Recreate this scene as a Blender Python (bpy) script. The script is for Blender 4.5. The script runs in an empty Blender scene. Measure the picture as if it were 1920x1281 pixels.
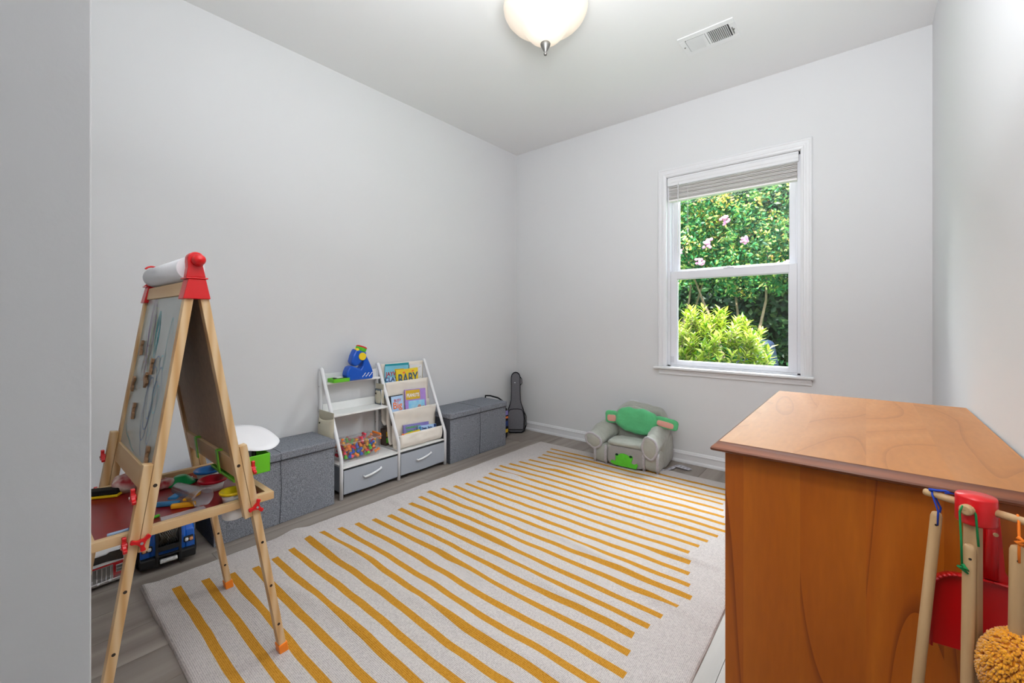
import bpy, math, random
import numpy as np
from mathutils import Vector, Matrix, noise
R = math.radians
PI = math.pi
random.seed(11)
rng = np.random.default_rng(5)
sc = bpy.context.scene
col = sc.collection

# ------------------------------------------------------------------ camera
cd = bpy.data.cameras.new('camera')
cam = bpy.data.objects.new('camera', cd)
col.objects.link(cam)
cam.location = (0, 0, 1.094)
cam.rotation_euler = (PI / 2, 0, 0.69414)
cd.sensor_width = 36
cd.lens = 797.73 / 1920 * 36
cd.shift_y = -42.6 / 1920
cd.clip_start = 0.02
sc.camera = cam

# ------------------------------------------------------------------ world, sun, area lights, exposure
w = bpy.data.worlds.new('world')
sc.world = w
w.use_nodes = True
nt = w.node_tree
sky = nt.nodes.new('ShaderNodeTexSky')
sky.sky_type = 'NISHITA'
sky.sun_disc = False
sky.sun_elevation = R(58)
sky.sun_rotation = R(160)
sky.air_density = 1.0
sky.dust_density = 2.0
bg = nt.nodes['Background']
nt.links.new(sky.outputs[0], bg.inputs[0])
bg.inputs[1].default_value = 0.5


def light(name, kind, loc, rot, energy, color=(1, 1, 1), size=None, size_y=None):
    d = bpy.data.lights.new(name, kind)
    o = bpy.data.objects.new(name, d)
    col.objects.link(o)
    o.location = loc
    o.rotation_euler = rot
    d.energy = energy
    d.color = color
    if kind == 'AREA':
        d.shape = 'RECTANGLE'
        d.size = size
        d.size_y = size_y or size
    return o


sun = light('sun', 'SUN', (0, -4, 8), (R(34), 0, R(14)), 14.0, (1, .96, .88))
sun.data.angle = R(0.6)
light('hall_fill', 'AREA', (-0.45, -0.75, 2.70), (R(-14), 0, 0), 0.5, (1, .97, .93), 0.9, 0.7)  # added weak fill from behind the camera, not a known fixture
light('ceiling_fill', 'AREA', (-0.35, 0.66, 1.78), (R(164), 0, R(6)), 36, (.93, .97, 1), 0.5, 0.5)  # unseen light added to brighten the room off the ceiling
light('front_fill', 'AREA', (-0.40, 0.12, 2.05), (R(82), 0, R(4)), 9, (.93, .97, 1), 0.5, 0.4)  # frontal fill added above the view, the room has no such source
light('dresser_fill', 'AREA', (-0.10, 0.10, 1.50), (R(80), 0, R(-16)), 2.2, (1, .97, .93), 0.22, 0.22)  # small unseen fill added for the dresser side and cleaning set
light('sky_stand_in', 'AREA', (-0.75, 5.35, 3.52), (R(-56), 0, R(-2)), 620, (.93, .97, 1), 4.0, 1.3)  # area light added outside, standing in for daylight through the window
portal = light('window_portal', 'AREA', (-0.765, 3.52, 1.46), (R(-90), 0, 0), 1, (1, 1, 1), 0.9, 1.5)
portal.data.cycles.is_portal = True
sc.view_settings.view_transform = 'Standard'
sc.view_settings.look = 'None'
sc.view_settings.exposure = 0.17
sc.view_settings.gamma = 1.0
sc.view_settings.use_curve_mapping = False


# ------------------------------------------------------------------ materials
def lin(c):
    if isinstance(c, str):
        c = tuple(int(c[i:i + 2], 16) for i in (0, 2, 4))
    return tuple(((v / 255) / 12.92 if v / 255 <= .04045 else (((v / 255) + .055) / 1.055) ** 2.4) for v in c)


def pm(name, c, rough=.5, spec=.5, metal=0, nz=None, bump=None, c2=None, scl=(1, 1, 1), emit=None, coat=0, sheen=0, detail=4, bd=.002):
    """procedural principled material; nz=(scale, amount) colour noise, bump=(scale, strength)"""
    m = bpy.data.materials.new(name)
    m.use_nodes = True
    t = m.node_tree
    b = t.nodes['Principled BSDF']
    a = lin(c)
    b.inputs['Base Color'].default_value = (*a, 1)
    b.inputs['Roughness'].default_value = rough
    b.inputs['Specular IOR Level'].default_value = spec
    b.inputs['Metallic'].default_value = metal
    b.inputs['Coat Weight'].default_value = coat
    b.inputs['Coat Roughness'].default_value = .12
    b.inputs['Sheen Weight'].default_value = sheen
    if emit:
        b.inputs['Emission Color'].default_value = (*lin(emit[0]), 1)
        b.inputs['Emission Strength'].default_value = emit[1]
    if nz or bump:
        tc = t.nodes.new('ShaderNodeTexCoord')
        mp = t.nodes.new('ShaderNodeMapping')
        mp.inputs['Scale'].default_value = scl
        t.links.new(tc.outputs['Object'], mp.inputs[0])
    if nz:
        n = t.nodes.new('ShaderNodeTexNoise')
        n.inputs['Scale'].default_value = nz[0]
        n.inputs['Detail'].default_value = detail
        t.links.new(mp.outputs[0], n.inputs[0])
        r = t.nodes.new('ShaderNodeValToRGB')
        a2 = lin(c2) if c2 else tuple(v * (1 - nz[1]) for v in a)
        r.color_ramp.elements[0].position = .32
        r.color_ramp.elements[1].position = .68
        r.color_ramp.elements[0].color = (*a2, 1)
        r.color_ramp.elements[1].color = (*(a if c2 else tuple(min(1, v * (1 + nz[1])) for v in a)), 1)
        t.links.new(n.outputs[0], r.inputs[0])
        t.links.new(r.outputs[0], b.inputs['Base Color'])
    if bump:
        n2 = t.nodes.new('ShaderNodeTexNoise')
        n2.inputs['Scale'].default_value = bump[0]
        n2.inputs['Detail'].default_value = 3
        t.links.new(mp.outputs[0], n2.inputs[0])
        bp = t.nodes.new('ShaderNodeBump')
        bp.inputs['Strength'].default_value = bump[1]
        bp.inputs['Distance'].default_value = bd
        t.links.new(n2.outputs[0], bp.inputs['Height'])
        t.links.new(bp.outputs[0], b.inputs['Normal'])
    return m


def wood(name, cols, scl, rough=.45, bands=6, dist=4, coat=0, rnd=0, bands_dir='X', fine=.25, spec=.5):
    """wood grain: distorted bands stretched along the grain plus fine fibres; rnd = tint change per object"""
    m = bpy.data.materials.new(name)
    m.use_nodes = True
    t = m.node_tree
    b = t.nodes['Principled BSDF']
    b.inputs['Roughness'].default_value = rough
    b.inputs['Coat Weight'].default_value = coat
    b.inputs['Coat Roughness'].default_value = .2
    b.inputs['Specular IOR Level'].default_value = spec
    tc = t.nodes.new('ShaderNodeTexCoord')
    mp = t.nodes.new('ShaderNodeMapping')
    mp.inputs['Scale'].default_value = scl
    t.links.new(tc.outputs['Object'], mp.inputs[0])
    src = mp.outputs[0]
    if rnd:
        oi = t.nodes.new('ShaderNodeObjectInfo')
        ml = t.nodes.new('ShaderNodeMath')
        ml.operation = 'MULTIPLY'
        ml.inputs[1].default_value = 37
        t.links.new(oi.outputs['Random'], ml.inputs[0])
        t.links.new(ml.outputs[0], mp.inputs['Location'])
    wv = t.nodes.new('ShaderNodeTexWave')
    wv.bands_direction = bands_dir
    wv.inputs['Scale'].default_value = bands
    wv.inputs['Distortion'].default_value = dist
    wv.inputs['Detail'].default_value = 3
    wv.inputs['Detail Scale'].default_value = .8
    t.links.new(src, wv.inputs[0])
    n = t.nodes.new('ShaderNodeTexNoise')
    n.inputs['Scale'].default_value = 14
    n.inputs['Detail'].default_value = 6
    t.links.new(src, n.inputs[0])
    mx = t.nodes.new('ShaderNodeMix')
    mx.data_type = 'FLOAT'
    mx.inputs[0].default_value = 1 - fine
    t.links.new(n.outputs[0], mx.inputs[2])
    t.links.new(wv.outputs['Fac'], mx.inputs[3])
    r = t.nodes.new('ShaderNodeValToRGB')
    r.color_ramp.elements[0].color = (*lin(cols[0]), 1)
    r.color_ramp.elements[1].color = (*lin(cols[-1]), 1)
    r.color_ramp.elements[0].position = .1
    r.color_ramp.elements[1].position = .9
    if len(cols) > 2:
        e = r.color_ramp.elements.new(.5)
        e.color = (*lin(cols[1]), 1)
    t.links.new(mx.outputs[0], r.inputs[0])
    out = r.outputs[0]
    if rnd:
        hs = t.nodes.new('ShaderNodeHueSaturation')
        mr = t.nodes.new('ShaderNodeMapRange')
        mr.inputs['To Min'].default_value = 1 - rnd
        mr.inputs['To Max'].default_value = 1 + rnd
        t.links.new(oi.outputs['Random'], mr.inputs[0])
        t.links.new(mr.outputs[0], hs.inputs['Value'])
        t.links.new(out, hs.inputs['Color'])
        out = hs.outputs[0]
    t.links.new(out, b.inputs['Base Color'])
    bp = t.nodes.new('ShaderNodeBump')
    bp.inputs['Strength'].default_value = .12
    bp.inputs['Distance'].default_value = .001
    t.links.new(n.outputs[0], bp.inputs['Height'])
    t.links.new(bp.outputs[0], b.inputs['Normal'])
    return m


def clear(name, tint=(1, 1, 1), body=.08, bodycol=(.9, .9, .9), rough=.03):
    """thin clear plastic or glass pane: see-through with a fresnel gloss and a little body"""
    m = bpy.data.materials.new(name)
    m.use_nodes = True
    t = m.node_tree
    t.nodes.remove(t.nodes['Principled BSDF'])
    out = t.nodes['Material Output']
    tr = t.nodes.new('ShaderNodeBsdfTransparent')
    tr.inputs[0].default_value = (*tint, 1)
    gl = t.nodes.new('ShaderNodeBsdfGlossy')
    gl.inputs['Roughness'].default_value = rough
    df = t.nodes.new('ShaderNodeBsdfDiffuse')
    df.inputs[0].default_value = (*bodycol, 1)
    lw = t.nodes.new('ShaderNodeLayerWeight')
    pw = t.nodes.new('ShaderNodeMath')
    pw.operation = 'POWER'
    pw.inputs[1].default_value = 4.5
    fr = t.nodes.new('ShaderNodeMath')
    fr.operation = 'MULTIPLY_ADD'
    fr.inputs[1].default_value = .7
    fr.inputs[2].default_value = .03
    t.links.new(lw.outputs['Facing'], pw.inputs[0])
    t.links.new(pw.outputs[0], fr.inputs[0])
    m1 = t.nodes.new('ShaderNodeMixShader')
    m1.inputs[0].default_value = body
    m2 = t.nodes.new('ShaderNodeMixShader')
    t.links.new(tr.outputs[0], m1.inputs[1])
    t.links.new(df.outputs[0], m1.inputs[2])
    t.links.new(fr.outputs[0], m2.inputs[0])
    t.links.new(m1.outputs[0], m2.inputs[1])
    t.links.new(gl.outputs[0], m2.inputs[2])
    t.links.new(m2.outputs[0], out.inputs[0])
    return m


lin0 = lin
LEAF = .74   # leaves reflect little of the daylight


def leafmat(name, cols, trans=.35, rough=.45):
    m = bpy.data.materials.new(name)
    m.use_nodes = True
    t = m.node_tree
    b = t.nodes['Principled BSDF']
    out = t.nodes['Material Output']
    g = t.nodes.new('ShaderNodeNewGeometry')
    r = t.nodes.new('ShaderNodeValToRGB')
    lin = lambda c, f=LEAF: tuple(v * f for v in lin0(c))
    r.color_ramp.elements[0].color = (*lin(cols[0]), 1)
    r.color_ramp.elements[1].color = (*lin(cols[-1]), 1)
    for i, c in enumerate(cols[1:-1]):
        e = r.color_ramp.elements.new((i + 1) / (len(cols) - 1))
        e.color = (*lin(c), 1)
    t.links.new(g.outputs['Random Per Island'], r.inputs[0])
    t.links.new(r.outputs[0], b.inputs['Base Color'])
    b.inputs['Roughness'].default_value = rough
    tl = t.nodes.new('ShaderNodeBsdfTranslucent')
    t.links.new(r.outputs[0], tl.inputs[0])
    mx = t.nodes.new('ShaderNodeMixShader')
    mx.inputs[0].default_value = trans
    t.links.new(b.outputs[0], mx.inputs[1])
    t.links.new(tl.outputs[0], mx.inputs[2])
    t.links.new(mx.outputs[0], out.inputs[0])
    return m


def wood2(name, cols, axis_scl, rough=.4, rings=3.0, dist=3.0, stave=None, coat=0):
    """board with cathedral grain: thin dark growth lines from a stretched noise field, fine fibres, glued staves"""
    m = bpy.data.materials.new(name)
    m.use_nodes = True
    t = m.node_tree
    L = t.links.new
    N = t.nodes.new
    b = t.nodes['Principled BSDF']
    b.inputs['Roughness'].default_value = rough
    b.inputs['Coat Weight'].default_value = coat
    tc = N('ShaderNodeTexCoord')
    mp = N('ShaderNodeMapping')
    mp.inputs['Scale'].default_value = axis_scl
    L(tc.outputs['Object'], mp.inputs[0])
    vec = mp.outputs[0]
    tint = None
    if stave:
        sp = N('ShaderNodeSeparateXYZ')
        L(tc.outputs['Object'], sp.inputs[0])
        mu = N('ShaderNodeMath'); mu.operation = 'MULTIPLY'; mu.inputs[1].default_value = stave[1]
        L(sp.outputs[stave[0]], mu.inputs[0])
        fl = N('ShaderNodeMath'); fl.operation = 'FLOOR'
        L(mu.outputs[0], fl.inputs[0])
        wn = N('ShaderNodeTexWhiteNoise'); wn.noise_dimensions = '1D'
        L(fl.outputs[0], wn.inputs['W'])
        cb = N('ShaderNodeCombineXYZ')
        m3 = N('ShaderNodeMath'); m3.operation = 'MULTIPLY'; m3.inputs[1].default_value = 9
        L(wn.outputs['Value'], m3.inputs[0])
        L(m3.outputs[0], cb.inputs[0]); L(m3.outputs[0], cb.inputs[2])
        ad = N('ShaderNodeVectorMath'); ad.operation = 'ADD'
        L(vec, ad.inputs[0]); L(cb.outputs[0], ad.inputs[1])
        vec = ad.outputs[0]
        tint = wn.outputs['Value']
    n1 = N('ShaderNodeTexNoise'); n1.inputs['Scale'].default_value = rings; n1.inputs['Detail'].default_value = 1.5; n1.inputs['Distortion'].default_value = .4
    L(vec, n1.inputs[0])
    k = N('ShaderNodeMath'); k.operation = 'MULTIPLY'; k.inputs[1].default_value = dist * 6
    L(n1.outputs[0], k.inputs[0])
    fr = N('ShaderNodeMath'); fr.operation = 'FRACT'
    L(k.outputs[0], fr.inputs[0])
    r = N('ShaderNodeValToRGB')
    e = r.color_ramp.elements
    e[0].position = 0; e[0].color = (*lin(cols[0]), 1)
    e[1].position = 1; e[1].color = (*lin(cols[1]), 1)
    for p, c in ((.08, cols[1]), (.5, cols[2]), (.9, cols[1])):
        q = e.new(p); q.color = (*lin(c), 1)
    L(fr.outputs[0], r.inputs[0])
    n2 = N('ShaderNodeTexNoise'); n2.inputs['Scale'].default_value = 60; n2.inputs['Detail'].default_value = 4
    L(vec, n2.inputs[0])
    hs = N('ShaderNodeHueSaturation')
    mr = N('ShaderNodeMapRange'); mr.inputs['To Min'].default_value = .86; mr.inputs['To Max'].default_value = 1.14
    L(n2.outputs[0], mr.inputs[0])
    if tint is not None:
        m4 = N('ShaderNodeMath'); m4.operation = 'MULTIPLY_ADD'; m4.inputs[1].default_value = .16; m4.inputs[2].default_value = .92
        L(tint, m4.inputs[0])
        m5 = N('ShaderNodeMath'); m5.operation = 'MULTIPLY'
        L(mr.outputs[0], m5.inputs[0]); L(m4.outputs[0], m5.inputs[1])
        L(m5.outputs[0], hs.inputs['Value'])
    else:
        L(mr.outputs[0], hs.inputs['Value'])
    L(r.outputs[0], hs.inputs['Color'])
    L(hs.outputs[0], b.inputs['Base Color'])
    return m


M = {}
M['wall'] = pm('wall_paint', 'DFDFE0', .75, .25, bump=(220, .05))
M['ceil'] = pm('ceiling_paint', 'EDEDED', .85, .2, bump=(160, .06))
M['trim'] = pm('trim_paint', 'E6E6E8', .35, .5)
M['vinyl'] = pm('window_vinyl', 'E4E4E9', .35, .5)
M['blind'] = pm('blind_slats', 'F2EEEC', .5, .4)
M['glass'] = clear('window_glass', (.97, .985, .98), .0, rough=.01)
M['plank'] = wood('floor_plank', ('6E6259', '958A81', 'B2A89F'), (1, .05, 1), .42, 3, 3, 0, .10, 'X', .88, spec=.5)
M['subfloor'] = pm('floor_joint', '3A342F', .8)
M['easel'] = wood('easel_pine', ('C9985F', 'DAB585', 'E6CBA2'), (1, 1, .10), .5, 12, 3, 0, 0, 'Y', .5)
M['easelh'] = wood('easel_pine_rail', ('CFA06A', 'DAB585', 'E4C79C'), (.10, .6, 1), .5, 5, 4, 0, 0, 'Z', .75)
M['red'] = pm('red_plastic', 'D8141A', .3)
M['redtray'] = pm('tray_red_panel', '8E1418', .32, nz=(9, .12))
M['wb'] = pm('whiteboard_face', 'ABB1AE', .22, .6, nz=(3, .05))
M['hard'] = pm('hardboard_back', 'B89E88', .6, .3, nz=(60, .08))
M['orange'] = pm('orange_rubber', 'FF8C24', .45)
M['paper'] = pm('white_paper', 'F2F1F4', .75, .2)
M['magw'] = pm('magnet_wood', '9A7452', .55, nz=(80, .15))
M['dark'] = pm('dark_hole', '2E2118', .8)
M['green'] = pm('lime_green_plastic', '6CC82A', .35)
M['black'] = pm('black_plastic', '17181A', .35)
M['blackf'] = pm('black_fabric', '1C1C20', .85, .2, bump=(600, .3))
M['steel'] = pm('chrome', 'D0D0D2', .25, metal=.9)
M['nickel'] = pm('brushed_nickel', '8A8884', .35, metal=.9)
M['blue'] = pm('blue_plastic', '0A56C4', .3)
M['blue2'] = pm('bright_blue_plastic', '1E7AD2', .3)
M['truckblue'] = pm('truck_blue', '0F62C8', .22, coat=.4)
M['cherry'] = pm('cherry_red_plastic', 'C81430', .3)
M['grass'] = pm('green_plastic', '12A055', .35)
M['yellow'] = pm('yellow_plastic', 'F5D21E', .4)
M['amber'] = pm('amber_plastic', 'E8A51E', .4)
M['steelblue'] = pm('steel_blue_plastic', '3C86BE', .4)
M['white'] = pm('white_plastic', 'EDEDEE', .35)
M['milky'] = clear('milky_plastic', (.95, .95, .97), .26, (.85, .85, .88), .1)
M['clearp'] = clear('clear_plastic', (.985, .985, .99), .05, (.9, .9, .93), .04)
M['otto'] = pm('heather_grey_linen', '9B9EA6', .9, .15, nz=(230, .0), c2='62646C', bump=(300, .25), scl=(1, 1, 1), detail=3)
M['ottoshade'] = pm('shaded_grey_linen', '64666D', .92, .12, nz=(190, .0), c2='44464C', bump=(300, .25), detail=3)  # shade on the ottoman sides put into a darker copy of the linen
M['seam'] = pm('seam_thread', '30323A', .9)
M['frame'] = pm('white_metal_frame', 'ECECEE', .35, .5)
M['shelfw'] = pm('white_laminate', 'F0F0EE', .45, .4)
M['canvas'] = pm('cream_canvas', 'ECE4D9', .9, .15, bump=(300, .25), nz=(5, .04))
M['canvas2'] = pm('beige_canvas', 'C9C2AE', .9, .15, bump=(300, .25), nz=(8, .06))
M['drawer'] = pm('grey_drawer_fabric', 'A9ADB5', .85, .2, bump=(300, .2))
M['gig'] = pm('charcoal_bag_fabric', '6E6D72', .85, .2, nz=(260, .12), bump=(400, .3))
M['plush'] = pm('sage_grey_plush', 'A6A79D', .95, .1, sheen=.4, bump=(17, .8), bd=.014, nz=(9, .07))
M['plushg'] = pm('grey_plush', '9A9794', .95, .1, sheen=.4, bump=(90, .4), nz=(12, .06))
M['fleece'] = pm('fleece_trim', 'B2AEB1', 1, .05, sheen=.6, bump=(260, 1.0), nz=(120, .12))
M['mint'] = pm('mint_green_plush', '62C083', .95, .1, sheen=.3, bump=(16, .8), bd=.014, nz=(10, .08))
M['pinkp'] = pm('pink_plush', 'E3A698', .95, .1, sheen=.3, bump=(60, .3))
M['frog'] = pm('lime_felt', '62C63C', .95, .1, nz=(40, .06))
M['dkgreen'] = pm('dark_green_felt', '123524', .9)
M['dtop'] = wood2('dresser_top_pine', ('A4672F', 'B57539', 'BC7E46'), (1.4, .35, 1), .46, 1.2, 2.2, ('X', 7.3), .0)
M['dside'] = wood2('dresser_side_pine', ('8C400A', 'B45C10', 'C06816'), (1.6, 1, .22), .40, 1.4, 2.0, ('X', 8.1), .0)
M['dedge'] = wood('dresser_edge_pine', ('5A2C14', '743C1C', '884A24'), (.5, .5, 3), .4, 6, 6, .1, 0, 'Z', .4)
M['hw'] = wood('hardwood_dowel', ('B08A5E', 'C09C70', 'CCAA80'), (1, 1, .1), .55, 12, 4, 0, 0, 'X', .8)
M['yarn'] = pm('orange_yarn', 'FFA828', .95, .1, sheen=.5, nz=(60, .15), bump=(300, .6))
M['cordb'] = pm('blue_cord', '1840B0', .8)
M['cordg'] = pm('green_cord', '0E8A48', .8)
M['cordo'] = pm('orange_cord', 'F07A14', .8)
M['dpan'] = pm('dustpan_red', 'C40A10', .35)
M['purple'] = pm('purple_card', '8A7FC4', .5, nz=(30, .06))
M['lilac'] = pm('lilac_card', 'B08CD8', .5, nz=(30, .06))
M['teal'] = pm('teal_card', '1C9AA8', .45)
M['aqua'] = pm('aqua_card', '7CC4DA', .45, nz=(14, .06))
M['lemon'] = pm('lemon_card', 'F2E02C', .45, nz=(22, .08), c2='F0C030')
M['skyc'] = pm('sky_card', '7CC8F0', .45, nz=(20, .1), c2='B8E4F4')
M['ltblue'] = pm('pale_blue_card', 'B4D2F4', .45)
M['navy'] = pm('navy_ink', '12306E', .5)
M['redink'] = pm('red_ink', 'B82838', .5)
M['slate'] = pm('slate_ink', '3A5A78', .5)
M['gold'] = pm('gold_card', 'D8B020', .45)
M['salmon'] = pm('orange_card', 'F88040', .45)
M['slatebook'] = pm('slate_card', '5A6A74', .5)
M['truckred'] = pm('truck_red', 'B8141E', .25, coat=.4)
M['window_dark'] = pm('dark_toy_glass', '0C0D10', .12)
M['amberl'] = pm('amber_lens', 'F0A878', .2)
M['socks'] = pm('red_white_yarn', 'EADBD2', .95, .1, nz=(34, .0), c2='C0484E', bump=(200, .8), detail=1)
M['brownbox'] = pm('brown_box', '4A3A30', .6)
M['blackfoam'] = pm('black_felt', '161514', .95)
M['bark'] = pm('bark', '8A7560', .9, nz=(12, .25), bump=(40, .5))
M['turf'] = pm('lawn', '4E8A3A', .95, nz=(3, .25), bump=(60, .6))
M['darkblue'] = pm('dark_blue_cover', '18294A', .7, nz=(4, .12))
M['blossom'] = pm('pink_blossom', 'F0A0D0', .8, nz=(60, .2))
M['leafmid'] = leafmat('crape_leaf', ('1A6440', '2A8A4C', '46A45C', '8CC455', 'D8E084'))
M['leafdark'] = leafmat('dark_leaf', ('183F28', '285A34', '3E7640', '6A9648'))
LEAF = .60
M['leafgold'] = leafmat('golden_leaf', ('5E9420', '9CC428', 'CCE03C', 'EAF07A', 'A8CC38'), .35, .3)
LEAF = .74
M['leafpeach'] = leafmat('budding_leaf', ('B0C83C', 'E0D850', 'F0B878', 'C8D058'), .4)
M['rugw'] = None


# rug materials: woven cotton
def woven(name, c, c2, amt=.6):
    m = bpy.data.materials.new(name)
    m.use_nodes = True
    t = m.node_tree
    b = t.nodes['Principled BSDF']
    b.inputs['Roughness'].default_value = .95
    b.inputs['Specular IOR Level'].default_value = .1
    tc = t.nodes.new('ShaderNodeTexCoord')
    fac = []
    for d in ('X', 'Y'):
        wv = t.nodes.new('ShaderNodeTexWave')
        wv.bands_direction = d
        wv.inputs['Scale'].default_value = 62
        wv.inputs['Distortion'].default_value = 1.5
        t.links.new(tc.outputs['Object'], wv.inputs[0])
        fac.append(wv.outputs['Fac'])
    mu = t.nodes.new('ShaderNodeMath')
    mu.operation = 'MULTIPLY'
    t.links.new(fac[0], mu.inputs[0])
    t.links.new(fac[1], mu.inputs[1])
    n = t.nodes.new('ShaderNodeTexNoise')
    n.inputs['Scale'].default_value = 160
    t.links.new(tc.outputs['Object'], n.inputs[0])
    ad = t.nodes.new('ShaderNodeMath')
    ad.operation = 'ADD'
    t.links.new(mu.outputs[0], ad.inputs[0])
    t.links.new(n.outputs[0], ad.inputs[1])
    r = t.nodes.new('ShaderNodeValToRGB')
    r.color_ramp.elements[0].position = .35
    r.color_ramp.elements[1].position = .85
    r.color_ramp.elements[0].color = (*lin(c2), 1)
    r.color_ramp.elements[1].color = (*lin(c), 1)
    t.links.new(ad.outputs[0], r.inputs[0])
    t.links.new(r.outputs[0], b.inputs['Base Color'])
    bp = t.nodes.new('ShaderNodeBump')
    bp.inputs['Strength'].default_value = amt
    bp.inputs['Distance'].default_value = .002
    t.links.new(ad.outputs[0], bp.inputs['Height'])
    t.links.new(bp.outputs[0], b.inputs['Normal'])
    return m


M['rugw'] = woven('rug_cream', 'D8D0CC', 'ACA4A2')
M['rugs'] = woven('rug_mustard', 'D29838', 'AC7420')

# ------------------------------------------------------------------ mesh helpers
MW = {}


def rot(ax, a):
    return Matrix.Rotation(a, 4, ax)


def T(x, y, z):
    return Matrix.Translation((x, y, z))


def axes(o, x, y, z):
    """matrix with given origin and axis columns"""
    m = Matrix.Identity(4)
    for i, a in enumerate((x, y, z, o)):
        for j in range(3):
            m[j][i] = a[j]
    return m


class MB:
    def __init__(s):
        s.v = []
        s.f = []
        s.mi = []
        s.sm = []

    def add(s, vs, fs, m=0, X=None, smooth=False):
        b = len(s.v)
        for v in vs:
            v = Vector(v)
            s.v.append(X @ v if X is not None else v)
        for i, f in enumerate(fs):
            s.f.append([b + k for k in f])
            s.mi.append(m[i] if isinstance(m, (list, tuple)) else m)
            s.sm.append(smooth[i] if isinstance(smooth, (list, tuple)) else smooth)
        return s

    def box(s, c, d, m=0, X=None):
        x, y, z = (k / 2 for k in d)
        vs = [(c[0] + i * x, c[1] + j * y, c[2] + k * z) for k in (-1, 1) for j in (-1, 1) for i in (-1, 1)]
        return s.add(vs, [(0, 2, 3, 1), (4, 5, 7, 6), (0, 1, 5, 4), (2, 6, 7, 3), (0, 4, 6, 2), (1, 3, 7, 5)], m, X)

    def box2(s, a, b, m=0, X=None):
        return s.box([(p + q) / 2 for p, q in zip(a, b)], [abs(q - p) for p, q in zip(a, b)], m, X)

    def bar(s, a, b, w, h, up=(0, 0, 1), m=0, X=None):
        a, b = Vector(a), Vector(b)
        d = (b - a).normalized()
        u = Vector(up)
        sd = d.cross(u).normalized()
        u = sd.cross(d).normalized()
        vs = []
        for p in (a, b):
            for i, j in ((-1, -1), (1, -1), (1, 1), (-1, 1)):
                vs.append(p + sd * (i * w / 2) + u * (j * h / 2))
        return s.add(vs, [(0, 3, 2, 1), (4, 5, 6, 7), (0, 1, 5, 4), (1, 2, 6, 5), (2, 3, 7, 6), (3, 0, 4, 7)], m, X)

    def cyl(s, a, b, r, r2=None, n=16, m=0, X=None, caps=True, smooth=True):
        a, b = Vector(a), Vector(b)
        r2 = r if r2 is None else r2
        d = (b - a).normalized()
        u = d.orthogonal().normalized()
        v = d.cross(u)
        vs = []
        for p, q in ((a, r), (b, r2)):
            for i in range(n):
                t = 2 * PI * i / n
                vs.append(p + u * (q * math.cos(t)) + v * (q * math.sin(t)))
        fs = [(i, (i + 1) % n, n + (i + 1) % n, n + i) for i in range(n)]
        sm = [smooth] * n
        if caps:
            fs += [tuple(range(n - 1, -1, -1)), tuple(range(n, 2 * n))]
            sm += [False, False]
        return s.add(vs, fs, m, X, sm)

    def tube(s, pts, r, n=8, closed=False, m=0, X=None, caps=True):
        P = [Vector(p) for p in pts]
        k = len(P)
        rs = r if isinstance(r, (list, tuple)) else [r] * k
        vs = []
        u = None
        for i in range(k):
            a = P[(i - 1) % k] if (closed or i > 0) else P[i]
            b = P[(i + 1) % k] if (closed or i < k - 1) else P[i]
            d = (b - a)
            d = d.normalized() if d.length > 1e-9 else Vector((0, 0, 1))
            if u is None:
                u = d.orthogonal().normalized()
            u = (u - d * u.dot(d))
            u = u.normalized() if u.length > 1e-6 else d.orthogonal().normalized()
            v = d.cross(u)
            for j in range(n):
                t = 2 * PI * j / n
                vs.append(P[i] + u * (rs[i] * math.cos(t)) + v * (rs[i] * math.sin(t)))
        fs = []
        for i in range(k if closed else k - 1):
            i2 = (i + 1) % k
            for j in range(n):
                fs.append((i * n + j, i * n + (j + 1) % n, i2 * n + (j + 1) % n, i2 * n + j))
        sm = [True] * len(fs)
        if not closed and caps:
            fs += [tuple(range(n - 1, -1, -1)), tuple(range((k - 1) * n, k * n))]
            sm += [False, False]
        return s.add(vs, fs, m, X, sm)

    def lathe(s, prof, n=32, m=0, X=None, smooth=True):
        vs = []
        for r, z in prof:
            for i in range(n):
                t = 2 * PI * i / n
                vs.append((r * math.cos(t), r * math.sin(t), z))
        fs = []
        for k in range(len(prof) - 1):
            for i in range(n):
                fs.append((k * n + i, k * n + (i + 1) % n, (k + 1) * n + (i + 1) % n, (k + 1) * n + i))
        return s.add(vs, fs, m, X, smooth)

    def prism(s, poly, t, m=0, X=None, smooth=False, ms=None):
        """polygon in local XY extruded over +-t/2 in Z"""
        n = len(poly)
        ar = sum(poly[i][0] * poly[(i + 1) % n][1] - poly[(i + 1) % n][0] * poly[i][1] for i in range(n))
        if ar < 0:
            poly = poly[::-1]
        vs = [(x, y, -t / 2) for x, y in poly] + [(x, y, t / 2) for x, y in poly]
        fs = [tuple(range(n - 1, -1, -1)), tuple(range(n, 2 * n))] + [(i, (i + 1) % n, n + (i + 1) % n, n + i) for i in range(n)]
        sm = [False, False] + [smooth] * n
        mm = [m, m] + [ms if ms is not None else m] * n
        return s.add(vs, fs, mm, X, sm)

    def sup(s, c, d, e1=.5, e2=.5, n=24, k=14, m=0, X=None, wr=0, ws=20, seed=0):
        """superellipsoid cushion with wrinkle noise"""
        vs = []
        sg = lambda v, e: math.copysign(abs(v) ** e, v)
        for j in range(k + 1):
            ph = -PI / 2 + PI * j / k
            for i in range(n):
                t = 2 * PI * i / n
                p = Vector((d[0] / 2 * sg(math.cos(ph), e1) * sg(math.cos(t), e2), d[1] / 2 * sg(math.cos(ph), e1) * sg(math.sin(t), e2), d[2] / 2 * sg(math.sin(ph), e1)))
                if wr:
                    f = noise.noise(p * ws + Vector((seed, 0, 0))) * wr
                    nn = Vector((p.x / d[0] ** 2, p.y / d[1] ** 2, p.z / d[2] ** 2))
                    if nn.length > 0:
                        p = p + nn.normalized() * f
                vs.append(p + Vector(c))
        fs = []
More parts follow.
